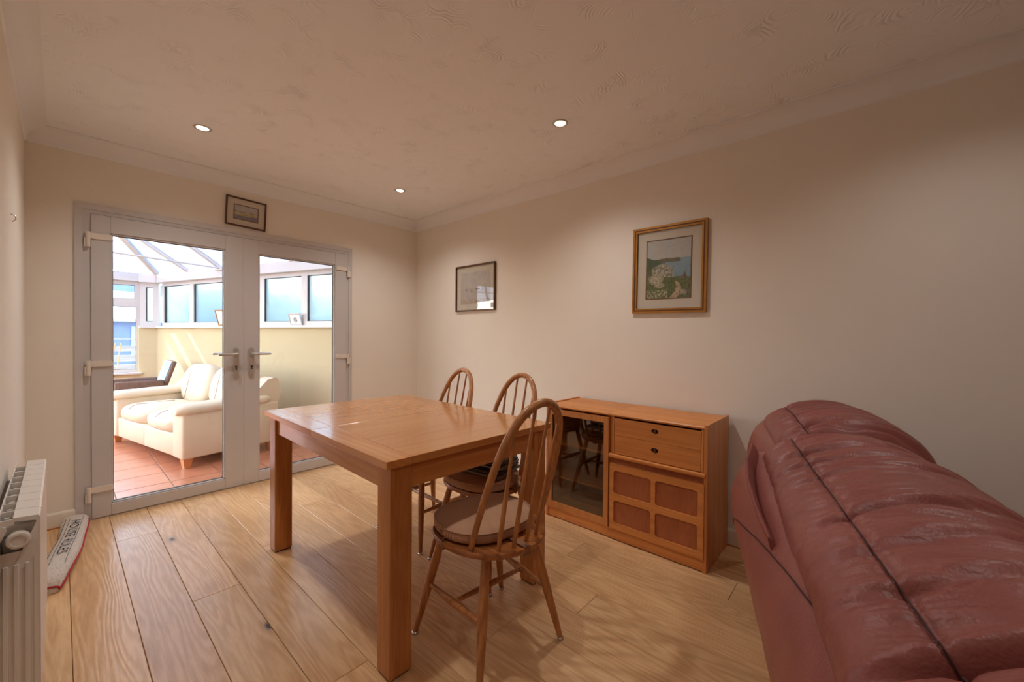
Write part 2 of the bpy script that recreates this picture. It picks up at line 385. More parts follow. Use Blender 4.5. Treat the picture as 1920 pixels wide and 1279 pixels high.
def tag(o, label=None, cat=None, group=None, kind=None):
    if label: o['label'] = label
    if cat: o['category'] = cat
    if group: o['group'] = group
    if kind: o['kind'] = kind
    return o
def thing(name, loc=(0,0,0), rz=0.0, label=None, cat=None, group=None, kind=None):
    o = bpy.data.objects.new(name, None); COL.objects.link(o); o.location = loc; o.rotation_euler = (0,0,rz); o.empty_display_size = 0.1
    return tag(o, label, cat, group, kind)
def box(name, lo, hi, mat, parent=None, bev=0.0, **tags):
    return MB().box(lo, hi, bev).build(name, mat, parent, **tags)
def copy_tree(o, parent=None):
    c = o.copy(); COL.objects.link(c); c.parent = parent
    for ch in list(o.children): copy_tree(ch, c)
    return c
def rrect(x0, x1, y0, y1, r, seg=5):
    pts = []
    for cx, cy, a0 in ((x1-r, y1-r, 0), (x0+r, y1-r, 90), (x0+r, y0+r, 180), (x1-r, y0+r, 270)):
        for k in range(seg+1):
            a = math.radians(a0+90*k/seg); pts.append((cx+r*math.cos(a), cy+r*math.sin(a)))
    return pts
def fbm(p, o=3):
    return sum(noise.noise(Vector(p)*(2**i))/(2**i) for i in range(o))
# plate given as (y,z) outline standing in a plane x = const (faces -x): local X->world y, local Y->world z, local Z->-x
def stand_x(x): return Matrix(((0,0,-1,x),(1,0,0,0),(0,1,0,0),(0,0,0,1)))
# plate given as (x,z) outline standing in a plane y = const (faces -y)
def stand_y(y): return Matrix(((1,0,0,0),(0,0,-1,y),(0,1,0,0),(0,0,0,1)))

# ================================================================== STRUCTURE
XL, YR, HC = -2.735, -5.4, 2.42          # left wall, rear wall, ceiling
DX0, DX1, DZ = -2.537, -0.741, 2.02      # french door opening

fl = box('floor', (XL-0.1, YR-0.1, -0.12), (0.1, 0.2, -0.012), 'subfloor', kind='structure',
         label='wide oak plank floor of the dining room', cat='floor')
PW = 0.183
joints = {0: [-2.4], 1: [-0.5, -3.0], 2: [-1.47, -3.4], 3: [-0.2, -2.35, -4.3], 4: [-1.17, -3.1], 5: [-2.12, -4.0], 6: [-0.75, -2.6, -4.6],
          7: [-1.55, -3.6], 8: [-0.95, -2.78, -4.5], 9: [-1.9, -3.9], 10: [-0.7, -2.48, -4.4], 11: [-1.4, -3.24], 12: [-0.9, -2.7, -4.6], 13: [-1.7, -3.6], 14: [-0.6, -2.6, -4.5]}
for k in range(-1, 15):
    x0 = -2.57+PW*k; x1 = x0+PW
    x0 = max(x0, XL); x1 = min(x1, 0.0)
    if x1-x0 < 0.02: continue
    ys = [0.0]+joints.get(k, [-1.8, -3.9])+[YR]
    for a, b in zip(ys[:-1], ys[1:]):
        m = MB(); g = 0.0007; hx, hy = (x1-x0)/2-g, (a-b)/2-g; ch = 0.0016
        top = [(-hx+ch, -hy+ch), (hx-ch, -hy+ch), (hx-ch, hy-ch), (-hx+ch, hy-ch)]; mid = [(-hx, -hy), (hx, -hy), (hx, hy), (-hx, hy)]
        T = [m.bm.verts.new((x, y, 0)) for x, y in top]; Mi = [m.bm.verts.new((x, y, -0.002)) for x, y in mid]; Bo = [m.bm.verts.new((x, y, -0.012)) for x, y in mid]
        m.bm.faces.new(T)
        for i in range(4):
            j = (i+1) % 4
            m.bm.faces.new((T[j], T[i], Mi[i], Mi[j])); m.bm.faces.new((Mi[j], Mi[i], Bo[i], Bo[j]))
        o = m.build('plank', 'floor', fl, fix=True); o.location = ((x0+x1)/2, (a+b)/2, 0)

box('ceiling', (XL-0.1, YR-0.1, HC), (0.1, 0.2, HC+0.15), 'ceiling', kind='structure', label='swirl textured plaster ceiling above the dining room', cat='ceiling')
box('wall_right', (0, YR-0.1, -0.1), (0.15, 0.2, HC+0.1), 'wall', kind='structure', label='long cream wall behind the sideboard units', cat='wall')
box('wall_left', (XL-0.15, YR-0.1, -0.1), (XL, 0.0, HC+0.1), 'wall', kind='structure', label='narrow strip of cream wall behind the radiator', cat='wall')
box('wall_rear', (XL-0.15, YR-0.15, -0.1), (0.15, YR, HC+0.1), 'wall', kind='structure', label='cream wall closing the room behind the sofa', cat='wall')
m = MB()
m.box((-5.6, 0, -0.1), (DX0, 0.2, 3.6)); m.box((DX1, 0, -0.1), (1.0, 0.2, 3.6)); m.box((DX0, 0, DZ), (DX1, 0.2, 3.6)); m.box((DX0, 0, -0.1), (DX1, 0.2, -0.002))
m.build('wall_back', 'wall', kind='structure', label='cream wall around the glazed double doors', cat='wall')

# coved cornice: profile (distance from wall, drop from ceiling)
cov = [(0, 0), (0.09, 0), (0.09, 0.008)]
for k in range(9):
    a = math.radians(90*k/8); cov.append((0.084-0.076*math.sin(a), 0.092-0.080*math.cos(a)-0.004))
cov += [(0.0, 0.094)]
def cornice(name, axis, a, b, side, label):
    m = MB()
    if axis == 1: m.prism([(side[0]+side[1]*d, HC-z) for d, z in cov], 1, a, b)
    else: m.prism([(side[0]+side[1]*d, HC-z) for d, z in cov], 0, a, b)
    m.build(name, 'cornice', smooth=35, fix=True, kind='structure', label=label, cat='cornice')
cornice('trim_1', 1, YR, 0.0, (0, -1), 'white coved cornice along the wall above the sideboard')
cornice('trim_2', 0, XL, 0.0, (0, -1), 'coved cornice along the wall above the double doors')
cornice('trim_3', 1, YR, 0.0, (XL, 1), 'coved cornice along the wall above the radiator')

def skirt(name, axis, a, b, base, sg, label):
    pr = [(0, 0.008), (0.014, 0.008), (0.014, 0.082), (0.010, 0.092), (0.004, 0.097), (0, 0.097)]
    m = MB().prism([(base+sg*d, z) for d, z in pr], axis, a, b)
    o = m.build(name, 'skirting', smooth=40, fix=True, kind='structure', label=label, cat='skirting board')
    MB().prism([(base+sg*d, z) for d, z in ((0, 0), (0.018, 0), (0.018, 0.008), (0, 0.008))], axis, a, b).build('beading', 'oak_y' if axis == 1 else 'oak_x', o, fix=True)
skirt('baseboard_right', 1, YR, 0, 0, -1, 'low skirting board along the wall behind the sideboard')
skirt('baseboard_left', 1, YR, 0, XL, 1, 'low skirting board along the wall behind the radiator')
skirt('baseboard_back', 0, XL, DX0, 0, -1, 'short skirting board between radiator wall and double doors')
skirt('baseboard_corner', 0, DX1, 0, 0, -1, 'short skirting board between double doors and far corner')

# ------------------------------------------------------------------ french doors
fr = thing('trim_4', (0,0,0), kind='structure', label='white plastic frame around the glazed double doors', cat='door frame')
O = [(DX0, 0.0), (DX1, 0.0), (DX1, DZ), (DX0, DZ)]
def ring(x0, x1, z0, z1, wl, wr, wb, wt): return [(x0, z0), (x1, z0), (x1, z1), (x0, z1)], [[(x0+wl, z0+wb), (x0+wl, z1-wt), (x1-wr, z1-wt), (x1-wr, z0+wb)]]
o, h = ring(DX0, DX1, -0.001, DZ, 0.036, 0.03, 0.004, 0.036)
MB().plate(o, h, -0.02, 0.012, stand_y(0)).build('architrave', 'upvc', fr)
o, h = ring(DX0+0.036, DX1-0.03, 0.0, DZ-0.036, 0.034, 0.026, 0.008, 0.024)
MB().plate(o, h, -0.06, 0.006, stand_y(0)).build('jamb_frame', 'upvc', fr)
MID = -1.633
def leaf(name, x0, x1, gx0, gx1, hinge_left, label):
    d = thing(name, (0,0,0), kind='structure', label=label, cat='door')
    z0, z1, gz0, gz1 = 0.008, 1.957, 0.082, 1.85
    MB().box((x0, -0.016, z0), (gx0, 0.045, z1), 0.003).build('stile', 'upvc', d)
    MB().box((gx1, -0.016, z0), (x1, 0.045, z1), 0.003).build('stile', 'upvc', d)
    MB().box((gx0, -0.016, gz1), (gx1, 0.045, z1), 0.003).build('rail', 'upvc', d)
    MB().box((gx0, -0.016, z0), (gx1, 0.045, gz0), 0.003).build('rail', 'upvc', d)
    # sloped glazing bead and gasket
    for lo, hi in (((gx0-0.001, -0.008, gz0), (gx0+0.010, 0.02, gz1)), ((gx1-0.010, -0.008, gz0), (gx1+0.001, 0.02, gz1)), ((gx0, -0.008, gz1-0.010), (gx1, 0.02, gz1)), ((gx0, -0.008, gz0), (gx1, 0.02, gz0+0.010))):
        MB().box(lo, hi, 0.002).build('glazing_bead', 'upvc', d)
    m = MB(); o, h = ring(gx0+0.009, gx1-0.009, gz0+0.009, gz1-0.009, 0.004, 0.004, 0.004, 0.004); m.plate(o, h, -0.022, -0.004, stand_y(0)); m.build('gasket', 'gasket', d)
    MB().box((gx0, 0.012, gz0), (gx1, 0.018, gz1)).build('glass_pane', 'glass', d)
    # hinges
    hx = x0 if hinge_left else x1; sg = 1 if hinge_left else -1
    for hz in (1.80, 0.985, 0.175):
        hg = MB().tube([(hx-sg*0.012, -0.026, hz-0.055), (hx-sg*0.012, -0.026, hz+0.04)], 0.011, 12).build('hinge', 'upvc_hinge', d, smooth=40)
        m = MB().plate(rrect(min(hx-sg*0.02, hx+sg*0.10), max(hx-sg*0.02, hx+sg*0.10), hz, hz+0.036, 0.014), [], 0.016, 0.026, stand_y(0)); m.build('hinge_cover', 'upvc_hinge', hg, smooth=40)
        m = MB().box((hx-sg*0.024-0.006, -0.026, hz-0.055), (hx-sg*0.024+0.016, -0.012, hz+0.0), 0.003); m.build('hinge_block', 'upvc_hinge', hg)
    # handle
    cx = (gx1+x1)/2+0.012 if hinge_left else (gx0+x0)/2-0.002
    pl = MB().plate(rrect(cx-0.016, cx+0.016, 0.855, 1.095, 0.0155, 6), [], 0.016, 0.027, stand_y(0)).build('handle_plate', 'handle', d, smooth=40)
    dr = -1 if hinge_left else 1
    MB().tube([(cx, -0.025, 1.045), (cx, -0.062, 1.045), (cx+dr*0.012, -0.07, 1.045), (cx+dr*0.05, -0.072, 1.044), (cx+dr*0.125, -0.070, 1.044)], [0.011, 0.010, 0.010, 0.009, 0.009], 12).build('lever', 'handle', d, smooth=60)
    MB().lathe([(0.008, 0.0), (0.008, 0.003)], 14, Matrix.Translation((cx, -0.027, 0.945)) @ Matrix.Rotation(PI/2, 4, 'X')).build('keyhole', 'gasket', pl)
    MB().box((cx-0.004, -0.0295, 0.922), (cx+0.004, -0.026, 0.945)).build('keyhole_slot', 'gasket', pl)
    for sz in (1.02, 0.875): MB().lathe([(0.004, 0.0), (0.004, 0.002)], 10, Matrix.Translation((cx, -0.027, sz)) @ Matrix.Rotation(PI/2, 4, 'X')).build('screw', 'chrome', pl)
    if hinge_left:
        k = MB().tube([(cx+0.004, -0.03, 0.942), (cx+0.006, -0.05, 0.942)], 0.004, 8).build('key', 'chrome', d)
        MB().tube([(cx+0.006, -0.048, 0.94), (cx+0.012, -0.05, 0.925), (cx+0.010, -0.048, 0.90), (cx+0.011, -0.046, 0.87)], [0.004, 0.006, 0.004, 0.005], 8).build('key_ring', 'chrome', k, smooth=60)
    # outside lever
    MB().tube([(cx, 0.045, 1.045), (cx, 0.09, 1.045), (cx+dr*0.03, 0.1, 1.045), (cx+dr*0.125, 0.1, 1.045)], 0.009, 10).build('outer_lever', 'handle', d, smooth=60)
leaf('door_1', -2.466, MID-0.006, -2.377, -1.75, True, 'glazed door leaf beside the radiator, key hanging in its lock')
leaf('door_2', MID+0.006, -0.797, -1.525, -0.905, False, 'glazed door leaf partly hidden behind the dining table')
box('trim_5', (MID-0.009, -0.013, 0.01), (MID+0.009, -0.004, 1.957), 'upvc', kind='structure', label='narrow meeting strip between the two glazed door leaves', cat='door trim')

# ================================================================== CONSERVATORY
ANG = math.radians(-18); CP = Vector((-0.3, 0.15, 0))
CD = Vector((math.sin(ANG), math.cos(ANG), 0)); CN = Vector((-CD.y, CD.x, 0))    # along the side wall, into the conservatory
def cw(s, n, z): return CP+CD*s+CN*n+Vector((0,0,z))
CM = Matrix(((CD.x, CN.x, 0, CP.x), (CD.y, CN.y, 0, CP.y), (0, 0, 1, 0), (0, 0, 0, 1)))   # local (s, n, z)
FY = 4.35
cf = box('conservatory_floor', (-5.2, 0.2, -0.12), (0.3, 4.6, -0.008), 'grout', kind='structure', label='terracotta tiled conservatory floor beyond the double doors', cat='floor')
TS = 0.328
tile_me = None
for i in range(-9, 6):
    for j in range(0, 13):
        x0 = -2.33+TS*i; y0 = 0.185+TS*j
        if y0 > 4.3 or x0 < -3.9: continue
        if x0 > -0.3-0.325*(y0-0.15)+0.05: continue
        if tile_me is None:
            o = MB().box((-TS/2+0.003, -TS/2+0.003, -0.008), (TS/2-0.003, TS/2-0.003, 0.0), 0.0015, 1).build('tile', 'tile', cf); tile_me = o.data
        else:
            o = bpy.data.objects.new('tile', tile_me); COL.objects.link(o); o.parent = cf
        o.location = (x0+TS/2, y0+TS/2, 0.0)
SE = 4.31
cwall = MB()
cwall.box((0.05, -0.2, -0.1), (SE, 0.0, 1.28), mtx=CM)
c0 = cw(SE, 0, 0); f0 = Vector((-1.83, FY, 0))
cwall.prism([(c0.x, c0.y), (f0.x, f0.y), (f0.x, f0.y+0.2), (c0.x+0.2, c0.y+0.25)], 2, -0.1, 1.28)
cwall.build('wall_conservatory', 'cons_wall', fix=True, kind='structure', label='pale yellow half wall behind the cream sofa', cat='wall')
box('wall_conservatory_far', (-5.2, FY, -0.1), (-1.83, FY+0.2, 0.60), 'cons_wall', kind='structure', label='low pale yellow wall under the far conservatory window', cat='wall')
lw = MB().box((0.2, 3.3, -0.1), (SE+0.6, 3.5, 0.6), mtx=CM); lw.build('wall_conservatory_side', 'cons_wall', kind='structure', label='low pale wall on the hidden side of the conservatory', cat='wall')
# sill board
MB().box((0.05, -0.2, 1.28), (SE+0.02, 0.035, 1.31), 0.006, mtx=CM).prism([(c0.x-0.03, c0.y-0.03), (f0.x+0.0, f0.y-0.035), (f0.x, f0.y+0.1), (c0.x+0.1, c0.y+0.1)], 2, 1.28, 1.31).build('trim_6', 'upvc', kind='structure', label='white sill board on top of the pale yellow half wall', cat='sill')
def window(name, s0, s1, z0, z1, mtx, glass, label, fw=0.05, dep=(-0.11, -0.04)):
    wn = thing(name, (0,0,0), kind='structure', label=label, cat='window')
    o, h = ring(s0, s1, z0, z1, fw, fw, fw, fw)
    sm = Matrix(((1,0,0,0),(0,0,-1,0),(0,1,0,0),(0,0,0,1)))
    MB().plate(o, h, -dep[1], -dep[0], mtx @ sm).build('window_frame', 'upvc', wn)
    o, h = ring(s0+fw-0.001, s1-fw+0.001, z0+fw-0.001, z1-fw+0.001, 0.006, 0.006, 0.006, 0.006)
    MB().plate(o, h, -dep[1]+0.012, -dep[1]+0.03, mtx @ sm).build('gasket', 'gasket', wn)
    mm = (dep[0]+dep[1])/2
    MB().box((s0+fw, mm-0.004, z0+fw), (s1-fw, mm+0.004, z1-fw), mtx=mtx).build('window_pane', glass, wn)
    return wn
edges = [(3.53, 4.27, 'misted window pane in the side wall nearest the conservatory corner'), (2.76, 3.53, 'misted window pane above the gilt photo frame'), (1.94, 2.70, 'misted window pane hidden behind the meeting door stiles'),
         (1.26, 2.03, 'misted window pane above the white photo frame'), (0.48, 1.28, 'misted window pane closest to the house wall')]
edges[2] = (2.03, 2.76, edges[2][2]); edges[4] = (0.45, 1.26, edges[4][2])
for i, (a, b, lb) in enumerate(edges): window('window_%d' % (i+1), a, b, 1.31, 1.955, CM, 'frosted', lb)
# narrow pane on the corner facet
fd = (f0-c0); fl_len = fd.length; fd.normalize(); fn = Vector((fd.y, -fd.x, 0))
if fn.y > 0: fn = -fn
FM = Matrix(((fd.x, fn.x, 0, c0.x), (fd.y, fn.y, 0, c0.y), (0, 0, 1, 0), (0, 0, 0, 1)))
window('window_6', 0.0, fl_len, 1.31, 1.955, FM, 'frosted', 'very narrow misted pane at the conservatory corner', 0.07)
# far window with a top light
IM = Matrix(((1,0,0,0),(0,-1,0,FY),(0,0,1,0),(0,0,0,1)))
window('window_7', -2.62, -1.80, 0.62, 1.64, IM, 'glass', 'clear far conservatory window looking onto the slatted fence', 0.05)
window('window_8', -2.62, -1.80, 1.64, 1.97, IM, 'glass', 'small top light above the far conservatory window', 0.065)
window('window_9', -3.6, -2.62, 0.62, 1.97, IM, 'glass', 'far conservatory window hidden behind the door stile', 0.05)
window('window_10', -4.7, -3.6, 0.62, 1.97, IM, 'glass', 'outermost far conservatory window', 0.05)
for k in range(4):
    a = 0.3+k*1.1
    LM = CM @ Matrix.Translation((0, 3.4, 0))
    window('window_%d' % (11+k), a, a+1.1, 0.6, 1.97, LM, 'glass', 'hidden side conservatory window number %s from the house' % ('one', 'two', 'three', 'four')[k], 0.05)
MB().box((-2.95, FY-0.05, 0.60), (-1.80, FY+0.04, 0.625), 0.004).build('trim_7', 'upvc', kind='structure', label='white sill board under the far conservatory window', cat='sill')
# eaves beams
m = MB().box((0.06, -0.16, 1.955), (SE, 0.02, 2.085), 0.004, mtx=CM)
m.prism([(c0.x-0.02, c0.y-0.02), (f0.x, f0.y-0.02), (f0.x, f0.y+0.14), (c0.x+0.12, c0.y+0.12)], 2, 1.955, 2.085)
m.build('trim_8', 'upvc', kind='structure', label='deep white eaves beam above the misted windows', cat='eaves beam')
box('trim_9', (-5.0, FY-0.02, 1.965), (-1.83, FY+0.14, 2.085), 'upvc', kind='structure', label='white eaves beam above the far conservatory window', cat='eaves beam')
MB().box((0.1, 3.3, 1.955), (SE+0.6, 3.46, 2.085), 0.004, mtx=CM).build('trim_10', 'upvc', kind='structure', label='white eaves beam on the hidden side of the conservatory', cat='eaves beam')
# roof
rf = thing('conservatory_roof', (0,0,0), kind='structure', label='ribbed translucent conservatory roof with white glazing bars', cat='roof')
SL, RN, EZ = 0.62, 1.65, 2.085
ridge_end = 3.0
def bar(p, q, w_=0.055, h_=0.05):
    p = Vector(p); q = Vector(q); d = (q-p); L = d.length; d.normalize(); a = d.cross(Vector((0,0,1))).normalized(); u = a.cross(d)
    mt = Matrix(((d.x, a.x, u.x, p.x), (d.y, a.y, u.y, p.y), (d.z, a.z, u.z, p.z), (0,0,0,1)))
    MB().box((0, -w_/2, -h_/2), (L, w_/2, h_/2), 0.008, mtx=mt).build('glazing_bar', 'upvc', rf)
def panel(pts, dirx):
    c = sum((Vector(p) for p in pts), Vector())/len(pts)
    z = (Vector(pts[1])-Vector(pts[0])).cross(Vector(pts[2])-Vector(pts[0])).normalized()
    if z.z < 0: z = -z
    y = (Vector(dirx)-z*Vector(dirx).dot(z)).normalized(); x = y.cross(z)
    mt = Matrix(((x.x, y.x, z.x, c.x), (x.y, y.y, z.y, c.y), (x.z, y.z, z.z, c.z), (0,0,0,1)))
    inv = mt.inverted(); m = MB()
    lo = [inv @ Vector(p) for p in pts]
    m.bm.faces.new([m.bm.verts.new((p.x, p.y, 0.012)) for p in lo])
    o = m.build('roof_panel', 'polycarb', rf, fix=True); o.matrix_local = mt
bs = [0.06, 0.70, 1.41, 2.10, 2.79, 3.53, 4.31]
def ridge_n(s): return RN if s <= ridge_end else RN*(SE+0.02-s)/(SE+0.02-ridge_end)
up = CN+Vector((0,0,SL))
for a, b in zip(bs[:-1], bs[1:]):
    if a < ridge_end < b:
        panel([cw(a, 0, EZ), cw(b, 0, EZ), cw(b, ridge_n(b), EZ+SL*ridge_n(b)), cw(ridge_end, RN, EZ+SL*RN), cw(a, RN, EZ+SL*RN)], up)
    elif ridge_n(b) > 0.05:
        panel([cw(a, 0, EZ), cw(b, 0, EZ), cw(b, ridge_n(b), EZ+SL*ridge_n(b)), cw(a, ridge_n(a), EZ+SL*ridge_n(a))], up)
    else:
        panel([cw(a, 0, EZ), cw(b, 0, EZ), cw(a, ridge_n(a), EZ+SL*ridge_n(a))], up)
for s_ in bs[:-1]: bar(cw(s_, 0, EZ+0.0), cw(s_, ridge_n(s_), EZ+SL*ridge_n(s_)))
RE = cw(ridge_end, RN, EZ+SL*RN)
bar(cw(SE, 0, EZ), RE, 0.07); bar(cw(0.1, RN, EZ+SL*RN), RE, 0.09, 0.08)
# far hip slope and hidden slope
fl_e = cw(SE+0.55, 3.3, EZ)
FE0 = Vector((c0.x, c0.y, EZ)); FE1 = Vector((-4.72, FY+0.1, EZ))
panel([FE0, FE1, RE], Vector((0, -1, 0.6)))
for k in (0.25, 0.5, 0.75): bar(FE0.lerp(FE1, k), RE)
bar(FE1, RE, 0.07)
LS0 = cw(0.06, 3.3, EZ)
panel([LS0, FE1, RE, cw(0.06, RN, EZ+SL*RN)], -CN+Vector((0,0,SL)))
for k in (0.2, 0.4, 0.6, 0.8): bar(LS0.lerp(FE1, k), cw(0.06, RN, EZ+SL*RN).lerp(RE, k))
# tie rod with its bracket
MB().tube([cw(2.76, 0.02, 2.075), cw(2.76, 3.3, 2.075)], 0.012, 8).build('tie_rod', 'upvc', rf, smooth=60)
MB().box((2.70, -0.01, 2.04), (2.84, 0.05, 2.10), 0.008, mtx=CM).build('rod_bracket', 'upvc', rf)

# ================================================================== OUTSIDE
box('ground', (-14, 0.4, -0.25), (12, 22, -0.13), 'ground', kind='structure', label='pale garden ground outside the conservatory', cat='ground')
fe = thing('slatted_fence', (0, 7.0, 0), label='pale horizontal slat fence outside the far conservatory window', cat='fence')
for z0, z1 in ((1.075, 1.10), (0.85, 0.955), (0.66, 0.78), (0.46, 0.60), (0.27, 0.40), (0.08, 0.21), (-0.12, 0.02)):
    MB().box((-5.6, -0.012, z0), (1.2, 0.012, z1), 0.003).build('slat', 'fence', fe)
for px in (-5.0, -3.6, -2.42, -0.9, 0.7): MB().box((px, 0.014, -0.13), (px+0.09, 0.10, 1.06), 0.004).build('post', 'fence', fe)
sh = thing('garden_shed', (-2.0, 9.6, -0.13), math.radians(24), label='blue garden shed with a pale sloping roof behind the fence', cat='shed')
MB().box((-2.6, 0, 0), (1.6, 2.4, 1.75)).build('shed_wall', 'shed_blue', sh)
MB().prism([(-0.35, 1.60), (1.2, 2.35), (2.75, 1.60), (2.75, 1.68), (1.2, 2.44), (-0.35, 1.68)], 0, -2.9, 1.9).build('shed_roof', 'shed_roof', sh, fix=True)
for wx in (-1.7, -0.4, 0.6): MB().box((wx, -0.03, 0.8), (wx+0.55, 0.0, 1.5), 0.004).build('shed_window', 'shed_roof', sh)
box('slate_roof', (-9, 15.0, -0.1), (3, 15.4, 2.9), 'shed_blue', label='blue-grey roof far behind the fence', cat='roof')
for x, tx in ((-2.30, -2.10), (-2.20, -2.05), (-2.08, -1.99)):
    MB().tube([(x, 5.2, -0.13), (tx, 4.75, 1.35 if x == -2.30 else 1.05)], 0.008, 8).build('bamboo_cane', 'cane', smooth=60, cat='cane', group='canes outside the far window',
        label={-2.30: 'tallest bamboo cane leaning outside the far conservatory window', -2.20: 'shorter bamboo cane leaning between two others outside the far window', -2.08: 'bamboo cane nearest the frame outside the far window'}[x])
hd = MB()
hd.grid(lambda u, v: cw(-1+7*u, -2.3-0.25*fbm((u*26, v*9, 3)), -0.15+2.15*v+0.25*fbm((u*16, 7, v*3))*v), 120, 26)
hd.grid(lambda u, v: cw(-1+7*u, -2.3-1.2*v, 2.0+0.25*fbm((u*16, 7, 3))+0.1*fbm((u*30, v*6, 9))), 120, 8)
hd.build('hedge', 'leaf', smooth=60, kind='stuff', label='green hedge seen blurred through the misted side windows', cat='hedge')

# ================================================================== DOWNLIGHTS
def downlight(x, y, label, dim=1.0):
    d = thing('downlight', (x, y, HC), label=label, cat='ceiling light', group='recessed ceiling downlights')
    MB().lathe([(0.030, -0.0005), (0.032, -0.004), (0.038, -0.006), (0.043, -0.0035), (0.044, 0.0)], 32).build('bezel', 'chrome', d, smooth=50)
    MB().lathe([(0.0295, -0.0005), (0.0295, -0.003), (0.0, -0.0032)][:2]+[(0.001, -0.0034)], 24).build('lens', 'lens', d, smooth=40)
    ld = bpy.data.lights.new('downlight_lamp', 'SPOT'); ld.energy = LAMP_W*dim; ld.color = (1.0, 0.965, 0.94); ld.spot_size = math.radians(140); ld.spot_blend = 1.0; ld.shadow_soft_size = 0.035
    lo = bpy.data.objects.new('downlight_lamp', ld); COL.objects.link(lo); lo.parent = d; lo.location = (0, 0, -0.02)
for x, y, lb in ((-2.03, -0.745, 'lit downlight in the ceiling above the hinged side of the door beside the radiator'), (-0.685, -2.37, 'lit downlight in the ceiling closest to the framed coastal painting'), (-0.685, -0.735, 'lit downlight in the far ceiling corner above the table end'),
                 (-2.03, -2.37, 'lit downlight above the near table corner, out of frame'), (-0.685, -3.99, 'lit downlight above the maroon sofa seat, out of frame'), (-2.03, -3.99, 'lit downlight above the camera side of the sofa, out of frame')):
    downlight(x, y, lb, 0.45 if y < -3 else 1.0)      # rear pair dimmed only to make the right wall darken towards the rear

# ================================================================== DINING TABLE
tb = thing('dining_table', (-1.404, -1.866, 0), math.radians(-1.4), label='square-legged oak dining table with a split extending top', cat='table')
TW, TL, TZ, TT = 0.895, 1.325, 0.775, 0.028
for sg in (-1, 1):
    y0, y1 = (0.0006, TL/2) if sg > 0 else (-TL/2, -0.0006)
    lf = MB().box((-TW/2+0.10, y0, TZ-TT), (TW/2-0.10, y1, TZ), 0.0022).build('top_panel', 'oak_x', tb)
    for sx in (-1, 1):
        a, b = (TW/2-0.0995, TW/2) if sx > 0 else (-TW/2, -TW/2+0.0995)
        MB().box((a, y0, TZ-TT), (b, y1, TZ), 0.0022).build('edge_board', 'oak_y', tb)
LW = 0.088; lx, ly = 0.425, 0.647
for sx in (-1, 1):
    for sy in (-1, 1):
        a = (lx-LW, lx) if sx > 0 else (-lx, -lx+LW); b = (ly-LW, ly) if sy > 0 else (-ly, -ly+LW)
        lg = MB().box((a[0], b[0], 0.006), (a[1], b[1], TZ-TT), 0.004).build('leg', 'oak_z', tb)
        MB().box((a[0]+0.006, b[0]+0.006, 0.0), (a[1]-0.006, b[1]-0.006, 0.006)).build('foot_pad', 'black', lg)
for sx in (-1, 1):
    x = sx*(lx-0.012); MB().box((min(x, x-sx*0.022), -ly+LW, TZ-TT-0.092), (max(x, x-sx*0.022), ly-LW, TZ-TT-0.001), 0.002).build('apron', 'oak_y', tb)
for sy in (-1, 1):
    y = sy*(ly-0.012); MB().box((-lx+LW, min(y, y-sy*0.022), TZ-TT-0.092), (lx-LW, max(y, y-sy*0.022), TZ-TT-0.001), 0.002).build('apron', 'oak_x', tb)

# ================================================================== DINING CHAIRS
def seat_outline(hw, front, back, n=40, p=2.5):
    pts = []
    for k in range(n):
        a = 2*PI*k/n; c, s = math.cos(a), math.sin(a)
        x = hw*math.copysign(abs(c)**(2/p), c); y = (front if s > 0 else back)*math.copysign(abs(s)**(2/(p if s > 0 else 2.1)), s)
        x *= 1.0-0.10*max(0, -s)
        pts.append((x, y))
    return pts
def loft(m, sections):
    rings = [[m.bm.verts.new(p) for p in sec] for sec in sections]
    n = len(rings[0])
    for r0, r1 in zip(rings[:-1], rings[1:]):
        for k in range(n): m.bm.faces.new((r0[k], r0[(k+1)%n], r1[(k+1)%n], r1[k]))
    m.bm.faces.new(rings[0][::-1]); m.bm.faces.new(rings[-1]); return m
def bow_curve():
    # (x, z) centre line of one half, from the seat to the apex
    half = [(0.166, 0.425), (0.167, 0.50), (0.165, 0.58), (0.160, 0.66), (0.152, 0.74), (0.139, 0.81), (0.121, 0.868), (0.097, 0.915), (0.067, 0.948), (0.034, 0.966), (0.0, 0.972)]
    full = [(-x, z) for x, z in half]+[(x, z) for x, z in half[-2::-1]]
    return full
def back_y(z): return -0.105-(z-0.44)*0.36
